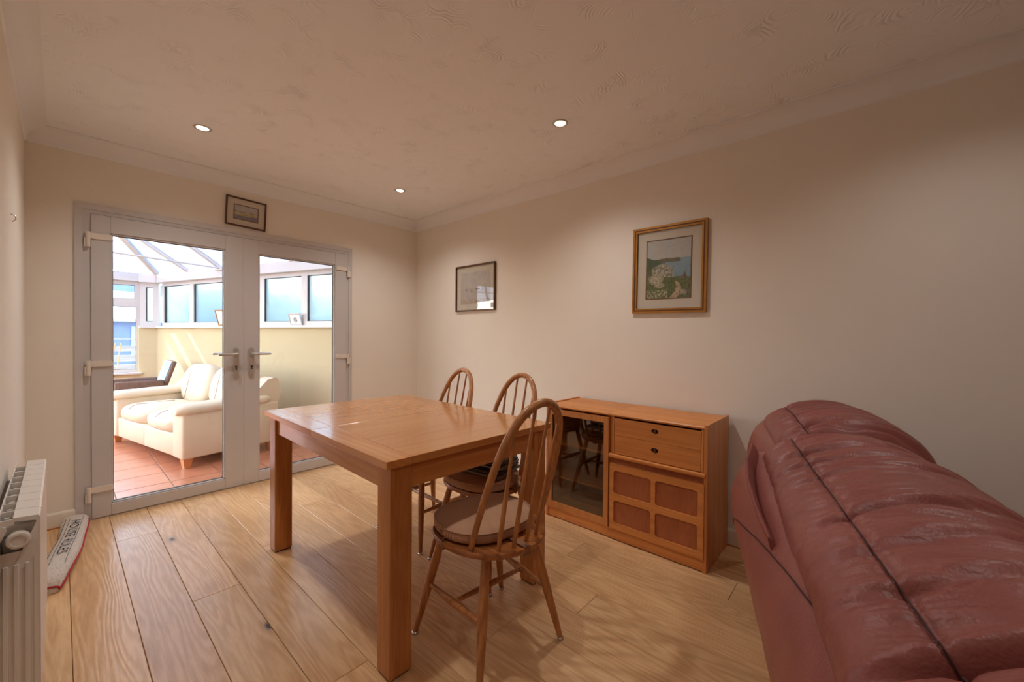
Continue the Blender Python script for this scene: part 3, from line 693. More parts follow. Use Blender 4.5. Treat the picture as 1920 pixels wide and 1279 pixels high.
def make_chair():
    c = thing('dining_chair')
    so = seat_outline(0.218, 0.205, 0.225)
    sc = lambda k, z, dy=0: [(x*k, y*k+dy, z) for x, y in so]
    loft(MB(), [sc(0.86, 0.408), sc(0.96, 0.416), sc(1.0, 0.426), sc(1.0, 0.436), sc(0.985, 0.440), sc(0.90, 0.437), sc(0.4, 0.434)]).build('seat', 'elm_seat', c, smooth=50, fix=True)
    # cushion
    co = seat_outline(0.200, 0.195, 0.150, 44, 2.7)
    cs = lambda k, z: [(x*k, y*k+0.012, z) for x, y in co]
    cu = loft(MB(), [cs(0.93, 0.4405), cs(0.985, 0.446), cs(1.0, 0.455), cs(1.0, 0.468), cs(0.985, 0.478), cs(0.95, 0.484), cs(0.80, 0.489), cs(0.5, 0.491), cs(0.2, 0.4915)]).build('seat_cushion', 'cushion', c, smooth=50, fix=True)
    ring_ = [(x*0.993, y*0.993+0.012, 0.481) for x, y in co]; ring_.append(ring_[0])
    MB().tube(ring_, 0.003, 6, cap=False).build('piping', 'cushion', cu, smooth=80)
    MB().box((-0.014, -0.224, 0.410), (0.014, -0.219, 0.443), 0.001).box((-0.014, -0.224, 0.440), (0.014, -0.13, 0.4435), 0.001).build('strap', 'strap', cu)
    for sx in (-1, 1):
        MB().tube([(sx*0.195, 0.02, 0.447), (sx*0.216, 0.012, 0.443), (sx*0.221, 0.005, 0.430), (sx*0.212, 0.0, 0.415)], 0.004, 8).build('strap', 'strap', cu, smooth=60)
    # bow and spindles
    cur = bow_curve(); pts = [(x, back_y(z), z) for x, z in cur]
    # refine
    fine = []
    for i in range(len(pts)-1):
        p0 = Vector(pts[max(i-1, 0)]); p1 = Vector(pts[i]); p2 = Vector(pts[i+1]); p3 = Vector(pts[min(i+2, len(pts)-1)])
        for k in range(3):
            t = k/3; fine.append(0.5*((2*p1)+(p2-p0)*t+(2*p0-5*p1+4*p2-p3)*t*t+(3*p1-p0-3*p2+p3)*t**3))
    fine.append(Vector(pts[-1]))
    n = len(fine); rad = [0.0105+0.0045*min(1, 3.2*min(i, n-1-i)/n) for i in range(n)]
    MB().tube(fine, rad, 14).build('bow', 'elm', c, smooth=70)
    for sx, tx in ((-0.092, -0.105), (-0.031, -0.036), (0.031, 0.036), (0.092, 0.105)):
        yb = -0.165-0.022*(1-abs(sx)/0.1)
        # top: where the bow is at x = tx
        best = min(cur, key=lambda q: abs(q[0]-tx)); 
        hz = [(abs(x), z) for x, z in cur]
        zt = None
        for (xa, za), (xb, zb) in zip(cur[:-1], cur[1:]):
            if min(xa, xb) <= tx <= max(xa, xb) and za > 0.8: zt = za+(zb-za)*((tx-xa)/(xb-xa) if xb != xa else 0)
        p0 = Vector((sx, yb, 0.425)); p1 = Vector((tx, back_y(zt), zt-0.004))
        MB().tube([p0.lerp(p1, k/6) for k in range(7)], [0.0075, 0.009, 0.0088, 0.0078, 0.0068, 0.006, 0.0052], 10).build('spindle', 'elm', c, smooth=70)
    # legs
    tops = {(-1, 1): (-0.135, 0.125), (1, 1): (0.135, 0.125), (-1, -1): (-0.115, -0.125), (1, -1): (0.115, -0.125)}
    feet = {(-1, 1): (-0.225, 0.195), (1, 1): (0.225, 0.195), (-1, -1): (-0.200, -0.205), (1, -1): (0.200, -0.205)}
    mid = {}
    for k in tops:
        a = Vector((*tops[k], 0.418)); b = Vector((*feet[k], 0.004))
        lg = MB().tube([a.lerp(b, t) for t in (0, 0.15, 0.35, 0.55, 0.8, 1.0)], [0.014, 0.0165, 0.0185, 0.0175, 0.0140, 0.0105], 12).build('leg', 'elm', c, smooth=60)
        MB().lathe([(0.012, 0.0), (0.0135, 0.002), (0.0135, 0.006), (0.010, 0.010)], 14, Matrix.Translation((feet[k][0], feet[k][1], 0))).build('foot_glide', 'chrome', lg, smooth=50)
        mid[k] = a.lerp(b, 0.52)
    cen = []
    for sx in (-1, 1):
        a, b = mid[(sx, 1)], mid[(sx, -1)]
        MB().tube([a.lerp(b, t) for t in (0, 0.2, 0.4, 0.5, 0.6, 0.8, 1)], [0.008, 0.010, 0.0145, 0.0155, 0.0145, 0.010, 0.008], 12).build('stretcher', 'elm', c, smooth=60)
        cen.append(a.lerp(b, 0.5))
    a, b = cen
    MB().tube([a.lerp(b, t) for t in (0, 0.25, 0.5, 0.75, 1)], [0.008, 0.010, 0.013, 0.010, 0.008], 12).build('stretcher', 'elm', c, smooth=60)
    return c
ch = make_chair()
spots = [((-1.444, -2.583), -7, 'spindle-back chair at the near end of the table, its whole cushioned seat in view'),
         ((-1.075, -2.185), 90, 'spindle-back chair on the sideboard side of the table with a folded cloth on its seat'),
         ((-1.08, -1.662), 89, 'spindle-back chair closest to the far room corner, mostly hidden by the tabletop')]
for i, (p, a, lb) in enumerate(spots):
    o = ch if i == 0 else copy_tree(ch)
    o.location = (p[0], p[1], 0); o.rotation_euler = (0, 0, math.radians(a)); tag(o, lb, 'chair', 'spindle-back dining chairs')
# folded cloth on the second chair
cl = thing('folded_cloth', (-1.075, -2.215, 0.4925), math.radians(102), label='folded grey and beige cloth lying on a dining chair seat', cat='cloth')
for k in range(5):
    z0 = 0.003+k*0.0145; ww = 0.115-0.006*k; L = 0.125-0.004*k
    def fold(u, v, z0=z0, ww=ww, L=L, k=k):
        # closed hairpin section in (y,z), swept along x
        a = v*2*PI; y = ww*math.copysign(abs(math.cos(a))**0.35, math.cos(a)); zz = 0.0075*math.copysign(abs(math.sin(a))**0.7, math.sin(a))
        x = -L+2*L*u
        return Vector((x+0.006*math.sin(3*y*20+k), y+0.010*math.sin(k*2.1), z0+0.006+zz+0.004*math.sin(x*18+k)*(y/ww)+0.012*(y/ww)**2*(k/4)))
    MB().grid(fold, 14, 28, closed_v=True, caps=True).build('cloth_layer', 'cloth' if k % 2 == 0 else 'cloth2', cl, smooth=60, fix=True)

# ================================================================== SIDEBOARD UNITS
XF, XB = -0.412, -0.022
def round_top(name, y0, y1, par):
    pr = [(XB, 0.730), (XB, 0.750), (XF+0.012, 0.750), (XF+0.004, 0.747), (XF, 0.741), (XF+0.002, 0.734), (XF+0.010, 0.730)]
    MB().prism(pr, 1, y0, y1).build(name, 'teak_y', par, smooth=40, fix=True)
dc = thing('display_cabinet', (0,0,0), label='teak sideboard unit with a smoked glass door and two shelves', cat='cabinet')
L0, L1 = -2.085, -2.551
MB().box((XF, L0-0.018, 0.0), (XB, L0, 0.757), 0.002).build('side_panel', 'teak_z', dc)
MB().box((XF+0.02, L1, 0.0), (XB, L1+0.016, 0.73), 0.001).build('side_panel', 'teak_z', dc)
round_top('top', L1, L0-0.018, dc)
MB().box((XB-0.006, L1+0.016, 0.06), (XB, L0-0.018, 0.73)).build('back_panel', 'teak_inside', dc)
MB().box((XF+0.008, L1, 0.006), (XF+0.026, L0-0.018, 0.064), 0.001).build('plinth', 'teak_y', dc)
MB().box((XF+0.024, L1+0.016, 0.064), (XB-0.006, L0-0.018, 0.08)).build('bottom_board', 'teak_y', dc)
for z in (0.278, 0.500): MB().box((XF+0.026, L1+0.017, z-0.014), (XB-0.008, L0-0.019, z), 0.002).build('shelf', 'teak_y', dc)
dd = MB().plate([(L1+0.003, 0.066), (L0-0.020, 0.066), (L0-0.020, 0.722), (L1+0.003, 0.722)], [rrect(L1+0.034, L0-0.048, 0.108, 0.686, 0.004)], 0.004, 0.022, stand_x(XF+0.022))
dd = dd.build('door', 'teak_z', dc)
MB().box((XF+0.008, L1+0.032, 0.106), (XF+0.012, L0-0.046, 0.688)).build('glass_pane', 'smoked', dd)
uc = thing('drawer_cabinet', (0,0,0), label='teak sideboard unit with two drawers above a four-panel door', cat='cabinet')
R0, R1 = -2.553, -3.104
MB().box((XF, R1, 0.0), (XB, R1+0.018, 0.757), 0.002).build('side_panel', 'teak_z', uc)
MB().box((XF+0.02, R0-0.016, 0.0), (XB, R0, 0.73), 0.001).build('side_panel', 'teak_z', uc)
round_top('top', R1+0.018, R0, uc)
MB().box((XB-0.006, R1+0.018, 0.06), (XB, R0-0.016, 0.73)).build('back_panel', 'teak_inside', uc)
MB().box((XF+0.004, R1+0.018, 0.006), (XF+0.024, R0, 0.064), 0.001).build('plinth', 'teak_y', uc)
MB().box((XF+0.016, R1+0.018, 0.440), (XB-0.006, R0-0.016, 0.488)).build('divider_board', 'teak_dark', uc)
MB().prism([(XF+0.045, 0.486), (XF+0.045, 0.510), (XF-0.002, 0.510), (XF-0.009, 0.506), (XF-0.011, 0.498), (XF-0.008, 0.490), (XF, 0.486)], 1, R1+0.011, R0-0.002).build('rail', 'teak_y', uc, smooth=40, fix=True)
MB().tube([(XF+0.008, R1+0.025, 0.512), (XF+0.008, R1+0.025, 0.73)], 0.008, 10).build('edge_strip', 'teak_z', uc, smooth=60)
MB().box((XF+0.012, R0-0.026, 0.512), (XF+0.04, R0-0.012, 0.73), 0.001).build('edge_strip', 'teak_z', uc)
for z0, z1, kz in ((0.623, 0.722, 0.682), (0.514, 0.6215, 0.577)):
    hole = [(-2.829+0.021*math.cos(a*PI/10), kz+0.0135*math.sin(a*PI/10)) for a in range(20)]
    dr = MB().plate([(R1+0.034, z0), (R0-0.034, z0), (R0-0.034, z1), (R1+0.034, z1)], [hole], 0.0, 0.016, stand_x(XF+0.018)).build('drawer', 'teak_y', uc)
    MB().box((XF+0.016, -2.86, kz-0.02), (XF+0.022, -2.80, kz+0.02)).build('finger_recess', 'knob', dr)
    MB().box((XF-0.004, -2.836, kz-0.011), (XF+0.018, -2.826, kz+0.011), 0.004).build('knob', 'knob', dr, smooth=60)
y0, y1 = R1+0.014, R0-0.008
holes = [rrect(-2.813, -2.588, 0.277, 0.415, 0.016), rrect(-3.061, -2.838, 0.277, 0.415, 0.016), rrect(-2.813, -2.588, 0.105, 0.239, 0.016), rrect(-3.061, -2.838, 0.105, 0.239, 0.016)]
DM = Matrix.Translation((0,0,0))
ud = MB().plate([(y0, 0.068), (y1, 0.068), (y1, 0.454), (y0, 0.454)], holes, 0.0, 0.018, stand_x(XF+0.012)).build('door', 'teak_y', uc)
MB().box((XF+0.003, y0+0.004, 0.075), (XF+0.011, y1-0.004, 0.45)).build('door_panel', 'teak_dark', ud)

# ================================================================== PICTURES
def picture_mesh(name, w_, h_, fn, par, mtx, nx=110, ny=130):
    me = bpy.data.meshes.new(name); vs, fs = [], []
    for j in range(ny+1):
        for i in range(nx+1): vs.append(mtx @ Vector((-w_/2+w_*i/nx, -h_/2+h_*j/ny, 0)))
    for j in range(ny):
        for i in range(nx): a = j*(nx+1)+i; fs.append((a, a+1, a+nx+2, a+nx+1))
    me.from_pydata(vs, [], fs)
    at = me.attributes.new('paint', 'FLOAT_COLOR', 'POINT')
    buf = []
    for j in range(ny+1):
        for i in range(nx+1): buf += list(fn(i/nx, j/ny))[:3]+[1.0]
    at.data.foreach_set('color', buf)
    me.materials.append(MAT['paint']); o = bpy.data.objects.new(name, me); COL.objects.link(o); o.parent = par; return o
def L3(a, b, t): t = max(0, min(1, t)); return tuple(x+(y-x)*t for x, y in zip(a, b))
def coast(u, v):
    S = lambda *c: srgb(*c)[:3]
    n = fbm((u*5, v*5, 1)); n2 = fbm((u*20, v*24, 4), 5); n3 = fbm((u*60, v*60, 8), 2)
    c = L3(S(196, 198, 192), S(205, 196, 186), 0.5+n)                      # sky
    if v < 0.67: c = L3(S(150, 172, 182), S(120, 156, 176), (0.67-v)*2.4+0.3*n2)  # sea
    if 0.61 < v < 0.68+0.025*n and u < 0.78 and v < 0.69-0.06*abs(u-0.52): c = L3(S(132, 116, 92), S(92, 104, 80), 0.5+n2)   # headland
    hill = 0.73-0.34*max(0, u)+0.02*n
    if v < hill and u < 0.42: c = L3(S(92, 112, 80), S(70, 90, 66), 0.5+n2)
    cliff = 0.60-0.42*abs(u-0.36)**1.2+0.05*n2 if u < 0.62 else 0.0
    if v < cliff and v > 0.30:
        c = L3(S(206, 200, 182), S(108, 98, 76), 0.45+1.1*n2)
        if u < 0.12+0.1*n: c = L3(S(120, 118, 84), S(90, 92, 62), 0.5+n2)
    rock = 0.44-1.5*abs(u-0.87)+0.04*n2
    if u > 0.58 and v < max(rock, 0.30+0.03*n) and v > 0.2: c = L3(S(146, 132, 104), S(96, 86, 66), 0.5+n2)
    if v < 0.34+0.05*n+0.06*(u < 0.4): c = L3(S(118, 126, 70), S(74, 88, 46), 0.5+1.2*n2)
    if (u-0.22)**2/0.03+(v-0.33)**2/0.008 < 1+n2: c = L3(S(214, 204, 182), S(140, 124, 98), 0.4+1.2*n3+0.5*n2)
    if (u-0.30)**2/0.012+(v-0.22)**2/0.0024 < 1+n2: c = L3(S(206, 196, 172), S(150, 136, 104), 0.5+n2)
    path = 0.62+0.14*math.sin(v*9)-0.1*v
    if v < 0.27 and abs(u-path) < 0.20*(0.30-v)+0.03: c = L3(S(206, 178, 146), S(176, 144, 112), 0.5+n2)
    if (u-0.84)**2/0.008+(v-0.09)**2/0.0022 < 1+0.5*n2: c = L3(S(190, 178, 156), S(128, 116, 92), 0.5+n2)
    if v < 0.14 and n3+n2 > 0.25 and u < 0.5: c = S(214, 204, 176)
    return c
def seascape(u, v):
    S = lambda *c: srgb(*c)[:3]
    n = fbm((u*6, v*3, 2))
    c = L3(S(206, 200, 194), S(196, 188, 186), 0.5+n)
    if abs(v-0.55+0.02*math.sin(u*5)) < 0.02+0.012*n: c = S(96, 78, 60)
    elif v < 0.55: c = L3(S(216, 200, 166), S(196, 170, 110), 0.4+u*0.7+n)
    if v < 0.30-0.06*math.sin(u*4): c = L3(S(150, 146, 142), S(128, 122, 140), 0.4+u*0.5+n)
    if abs(v-0.36) < 0.012 and 0.36 < u < 0.6: c = S(70, 52, 36)
    return c
def boats(u, v):
    S = lambda *c: srgb(*c)[:3]
    n = fbm((u*5, v*5, 5))
    c = L3(S(214, 202, 192), S(204, 192, 184), 0.5+n)
    if v < 0.5: c = L3(S(206, 194, 186), S(196, 184, 176), 0.5+n)
    for bx, by, r in ((0.2, 0.44, 0.03), (0.33, 0.46, 0.02), (0.38, 0.40, 0.03), (0.6, 0.46, 0.07), (0.75, 0.43, 0.04)):
        if abs(u-bx) < r and abs(v-by) < 0.014: c = S(130, 112, 104)
        if abs(u-bx) < 0.005 and by < v < by+0.10: c = S(150, 134, 124)
    if v < 0.16 and fbm((u*14, v*8, 3)) > 0.1: c = L3(S(206, 170, 130), S(180, 150, 130), 0.5+n)
    return c
def framed(name, y0, y1, z0, z1, fw, mw, mats, fn, wall, tilt, label, depth=0.02, line=True, bot=0.0):
    """picture hanging on the right wall ('x') or the back wall ('y')"""
    cy, cz = (y0+y1)/2, (z0+z1)/2; w_, h_ = abs(y1-y0), z1-z0
    if wall == 'x': base = Matrix(((0,0,-1,0),(-1,0,0,0),(0,1,0,0),(0,0,0,1))); loc = (-0.001, cy, cz)
    else: base = Matrix(((1,0,0,0),(0,0,-1,0),(0,1,0,0),(0,0,0,1))); loc = (cy, -0.001, cz)
    t = thing(name, loc, label=label, cat='picture')
    bm_ = base @ Matrix.Rotation(math.radians(tilt), 4, 'Z')
    R_ = lambda x0, x1, a, b: [(x0, a), (x1, a), (x1, b), (x0, b)]
    hw, hh = w_/2, h_/2
    MB().plate(R_(-hw, hw, -hh, hh), [R_(-hw+fw, hw-fw, -hh+fw, hh-fw)], 0.0, depth, bm_).build('frame', mats[0], t)
    if mats[0] == 'frame_gold':
        MB().plate(R_(-hw+fw*0.42, hw-fw*0.42, -hh+fw*0.42, hh-fw*0.42), [R_(-hw+fw*0.66, hw-fw*0.66, -hh+fw*0.66, hh-fw*0.66)], depth-0.001, depth+0.0012, bm_).build('frame_groove', 'frame_gold_dark', t)
        MB().plate(R_(-hw+fw*0.7, hw-fw*0.7, -hh+fw*0.7, hh-fw*0.7), [R_(-hw+fw, hw-fw, -hh+fw, hh-fw)], 0.002, depth*0.72, bm_).build('frame_slip', 'frame_gold', t)
    MB().plate(R_(-hw+fw*0.9, hw-fw*0.9, -hh+fw*0.9, hh-fw*0.9), [], 0.001, 0.006, bm_).build('mount', 'mount', t)
    iw, ih = hw-fw-mw, hh-fw-mw
    if line: MB().plate(R_(-iw-0.008, iw+0.008, -ih-0.008+bot, ih+0.008+bot), [], 0.0055, 0.0066, bm_).build('mount_line', 'mount_line', t)
    picture_mesh('print', 2*iw, 2*ih, fn, t, bm_ @ Matrix.Translation((0, bot, 0.0072)))
    MB().plate(R_(-hw+fw*0.95, hw-fw*0.95, -hh+fw*0.95, hh-fw*0.95), [], 0.0095, 0.011, bm_).build('glass_pane', 'picture_glass', t)
framed('framed_painting', -2.503, -2.972, 1.358, 1.920, 0.030, 0.066, ('frame_gold',), coast, 'x', -0.6, 'gold-framed painting of a rocky coast path above the drawer cabinet')
framed('framed_watercolour', -0.668, -1.200, 1.434, 1.868, 0.013, 0.055, ('frame_brown',), boats, 'x', 0.0, 'thin brown-framed pale watercolour nearest the room corner, reflecting the conservatory', 0.018, False)
framed('framed_seascape', -1.749, -1.473, 2.043, 2.266, 0.010, 0.050, ('frame_brown',), seascape, 'y', -2.3, 'small dark-framed seascape print hung above the double doors', 0.016, True)

# ================================================================== RADIATOR
rd = thing('radiator', (0,0,0), label='white sectional column radiator on the wall beside the door', cat='radiator')
RX0, RX1, RY0, RY1, RZ = -2.716, -2.636, -1.95, -1.185, 0.682
NS = 9; SWD = (RY1-RY0)/NS
for k in range(NS):
    y0 = RY0+k*SWD; y1 = y0+SWD; g = 0.0012
    sec = thing('section', (0,0,0)); sec.parent = rd
    # front plate with rolled top
    pr = [(RX1-0.050, RZ), (RX1-0.004, RZ-0.004), (RX1, RZ-0.010), (RX1, 0.115), (RX1-0.004, 0.108), (RX1-0.008, 0.115), (RX1-0.008, RZ-0.018), (RX1-0.050, RZ-0.010)]
    MB().prism(pr, 1, y0+g, y1-g).build('front_plate', 'radiator', sec, fix=True)
    ym = (y0+y1)/2
    MB().box((RX0+0.006, ym-0.012, 0.10), (RX1-0.006, ym+0.012, RZ-0.03), 0.004).build('column', 'radiator', sec)
    MB().box((RX0+0.012, y0+0.010, 0.13), (RX1-0.010, y0+0.0125, RZ-0.05)).box((RX0+0.012, y1-0.0125, 0.13), (RX1-0.010, y1-0.010, RZ-0.05)).build('fin', 'radiator_in', sec)
    MB().box((RX0, y0+g, 0.115), (RX0+0.004, y1-g, RZ-0.004), 0.001).build('rear_plate', 'radiator', sec)
    MB().box((RX0, y0+g, RZ-0.020), (RX1-0.048, y0+0.006, RZ-0.003), 0.001).build('grille_bar', 'radiator', sec)
# end face plates, manifold and plug of the near end
mc = Matrix.Translation(((RX0+RX1)/2, RY0, RZ-0.062)) @ Matrix.Rotation(PI/2, 4, 'X')
MB().tube([((RX0+RX1)/2, RY0-0.002, RZ-0.062), ((RX0+RX1)/2, RY1+0.01, RZ-0.062)], 0.020, 16).build('manifold', 'radiator', rd, smooth=50)
MB().tube([((RX0+RX1)/2, RY0-0.002, 0.14), ((RX0+RX1)/2, RY1+0.01, 0.14)], 0.020, 16).build('manifold', 'radiator', rd, smooth=50)
MB().lathe([(0.024, -0.002), (0.024, 0.010), (0.021, 0.014), (0.015, 0.0145), (0.0145, 0.012), (0.001, 0.012)], 28, mc).build('end_plug', 'radiator', rd, smooth=40)
ep = MB()
ep.prism([(RX0, RZ-0.004), (RX0, 0.115), (RX0+0.008, 0.115), (RX0+0.008, RZ-0.06), (RX0+0.02, RZ-0.03)], 1, RY0-0.003, RY0+0.001)
ep.prism([(RX1-0.004, RZ-0.012), (RX1-0.004, 0.115), (RX1-0.012, 0.115), (RX1-0.012, RZ-0.12), (RX1-0.036, RZ-0.15), (RX1-0.036, 0.12), (RX1-0.05, 0.12), (RX1-0.05, RZ-0.14)], 1, RY0-0.004, RY0+0.001)
ep.box((RX0+0.004, RY0-0.002, 0.112), (RX1-0.010, RY0+0.004, RZ-0.095), 0.0)
for gx in (0.016, 0.036, 0.056): ep.box((RX0+gx-0.005, RY0-0.007, 0.125), (RX0+gx+0.005, RY0-0.001, RZ-0.13), 0.002)
ep.build('end_plate', 'radiator', rd, fix=True)
for y in (RY0+0.09, RY1-0.09): MB().box((XL+0.0108, y-0.012, RZ-0.13), (RX0+0.01, y+0.012, RZ-0.10), 0.002).build('wall_bracket', 'radiator', rd)
MB().tube([((RX0+RX1)/2, RY1+0.01, 0.14), ((RX0+RX1)/2, RY1+0.05, 0.14), ((RX0+RX1)/2, RY1+0.06, 0.12), ((RX0+RX1)/2, RY1+0.06, 0.0)], 0.008, 10).build('supply_pipe', 'radiator', rd, smooth=60)
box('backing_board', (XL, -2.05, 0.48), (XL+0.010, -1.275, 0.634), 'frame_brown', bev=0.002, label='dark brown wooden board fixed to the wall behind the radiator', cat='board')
MB().tube([(XL, -1.005, 1.70), (XL+0.012, -1.005, 1.695), (XL+0.014, -1.005, 1.68), (XL+0.004, -1.005, 1.668)], 0.0022, 6).build('picture_hook', 'chrome', smooth=60, label='tiny metal picture hook on the narrow strip of wall above the radiator', cat='hook')

# ================================================================== DRAUGHT EXCLUDER
def M_sack():
    t = NT('printed_sackcloth'); v = t.coord()
    n = t.noise(v, 220, 2); c = t.ramp(n, [(0.3, srgb(196, 184, 170)), (0.7, srgb(222, 212, 200))])
    # faded lines of small print (too small to read)
    mp = t.n('ShaderNodeMapping'); mp.inputs['Scale'].default_value = (60, 150, 1); t.l(v, mp.inputs['Vector'])
    s2 = t.noise(mp.outputs[0], 1.0, 2, 0.6)
    pr = t.ramp(s2, [(0.57, (0,0,0,1)), (0.64, (1,1,1,1))])
    c = t.mix(t.mix(0.32, (0,0,0,1), pr), c, srgb(176, 112, 110))
    t.pbr(c, 0.9, t.bump(t.noise(v, 300, 2), 0.4, 0.002)); return t.m
MAT['sack'] = M_sack()
# local x runs along the sack from the door end, y across, z up
dx0 = Vector((-2.535, -0.03, 0)); dx1 = Vector((-2.645, -0.93, 0)); dv = dx1-dx0; DLN = dv.length
de = thing('draught_excluder', dx0, math.atan2(dv.y, dv.x), label='sackcloth draught excluder printed HOUSE RULES on the floor by the door', cat='draught excluder')
def sack_half(x):
    e = min(x, DLN-x)/0.05; k = min(1, max(0.0, e))**0.5
    return 0.055*(0.72+0.28*k)*(1+0.05*math.sin(x*14)), 0.074*(0.35+0.65*k)*(1+0.07*math.sin(x*11+1))
def sack_pt(x, a):
    hw, hh = sack_half(x); bend = 0.018*math.sin(PI*x/DLN)
    yy = hw*math.copysign(abs(math.cos(a))**0.75, math.cos(a)); zz = hh*(0.5+0.5*math.copysign(abs(math.sin(a))**0.75, math.sin(a)))
    return Vector((x, yy+bend, zz+0.003*fbm((x*20, a*2, 0))*math.sin(max(0, min(PI, a)))+0.0005))
MB().grid(lambda u, v: sack_pt(DLN*u, v*2*PI), 60, 36, closed_v=True, caps=True).build('sack', 'sack', de, smooth=60, fix=True)
MB().tube([sack_pt(DLN*k/50, 0.02)+Vector((0, 0.002, 0)) for k in range(51)], 0.0042, 8).build('piping', 'red', de, smooth=60)
MB().tube([sack_pt(DLN-0.002, a*PI/14-0.1*0)+Vector((0.003, 0, 0)) for a in range(15)], 0.0042, 8).build('piping', 'red', de, smooth=60)
def top_z(x, y):
    hw, hh = sack_half(x); bend = 0.018*math.sin(PI*x/DLN); q = max(-0.98, min(0.98, (y-bend)/hw)); ca = abs(q)**(1/0.75); a = math.acos(ca)
    return sack_pt(x, a if q >= 0 else PI-a).z
def text_mesh(txt, size, x, y, mat, name):
    cu = bpy.data.curves.new('t', 'FONT'); cu.body = txt; cu.size = size; cu.align_x = 'CENTER'; cu.align_y = 'CENTER'; cu.resolution_u = 3; cu.space_character = 1.22
    to = bpy.data.objects.new('t', cu); COL.objects.link(to)
    me = bpy.data.meshes.new_from_object(to.evaluated_get(bpy.context.evaluated_depsgraph_get())) if False else None
    dg = bpy.context.evaluated_depsgraph_get(); dg.update()
    me = bpy.data.meshes.new_from_object(to.evaluated_get(dg), depsgraph=dg)
    bpy.data.objects.remove(to); bpy.data.curves.remove(cu)
    b = bmesh.new(); b.from_mesh(me); bpy.data.meshes.remove(me)
    bmesh.ops.triangulate(b, faces=b.faces); bmesh.ops.subdivide_edges(b, edges=[e for e in b.edges if e.calc_length() > 0.01], cuts=1)
    for v in b.verts:
        px, py = x+v.co.x*1.30, y+v.co.y*1.05
        v.co = Vector((px, py, top_z(px, py)+0.0045))
    m = MB(); m.bm.free(); m.bm = b
    o = m.build(name, mat, de); return o
text_mesh('HOUSE RULES', 0.052, 0.40, 0.016, 'ink', 'lettering')
for yy in (-0.030, -0.012, 0.042):
    MB().tube([(x, yy, top_z(x, yy)+0.0022) for x in [0.1+0.66*k/24 for k in range(25)]], 0.0009, 5).build('printed_line', 'ink', de)

# ================================================================== MAROON LEATHER SOFA
SR = math.radians(15)
sf = thing('leather_sofa', (-0.22, -3.22, 0), SR, label='maroon leather two-seat recliner sofa with wrinkled back cushions', cat='sofa')
# local x = along the sofa towards the wall (s), local y = -t (t grows towards the seat front)
SD = -0.80; SN = -2.02; SFAR = -0.20
shell_prof = [(0.115, 0.035), (0.105, 0.12), (0.06, 0.25), (-0.005, 0.39), (-0.055, 0.52), (-0.078, 0.63), (-0.070, 0.71), (-0.042, 0.775), (-0.005, 0.808), (0.04, 0.812), (0.085, 0.79), (0.11, 0.74), (0.12, 0.55), (0.16, 0.3), (0.18, 0.035)]
def interp(pr, v):
    # Catmull-Rom along the profile
    n = len(pr)-1; x = v*n; i = min(int(x), n-1); t = x-i
    P = [Vector(pr[max(0, min(n, i+k))]) for k in (-1, 0, 1, 2)]
    return 0.5*((2*P[1])+(P[2]-P[0])*t+(2*P[0]-5*P[1]+4*P[2]-P[3])*t*t+(3*P[1]-P[0]-3*P[2]+P[3])*t**3)
def shell(s0, s1, dz, dt, flare, name):
    cz = 0.42
    def fn(u, v):
        q = interp(shell_prof, v); s = s0+(s1-s0)*u
        e = min(u*(s1-s0), (1-u)*(s1-s0)); k = 1-max(0, 1-e/0.04)**2*0.16
        t = 0.05+(q.x-0.05)*k+flare*max(0, (s1-s)); z = cz+(q.y-cz)*(0.94+0.06*k if q.y > cz else 1)
        z += dz*max(0, (q.y-0.3)/0.5)
        n = fbm((s*6, v*5, 2.3))*0.003
        return Vector((s, -(t+dt+n), z))
    return MB().grid(fn, 70, 150, closed_v=False, caps=True).build(name, 'leather', sf, smooth=70, fix=True), fn
sh1, fs1 = shell(SN-0.02, SD, 0.0, 0.0, 0.055, 'back_shell')
sh2, fs2 = shell(SD-0.01, SFAR, 0.02, 0.085, 0.0, 'back_shell')
MB().tube([fs1(0.985-0.75*k/60, 0.30+0.24*(k/60)**0.8)+Vector((0, 0.0016, 0.0012)) for k in range(61)], 0.0014, 6).build('seam', 'stitch', sh1, smooth=80)
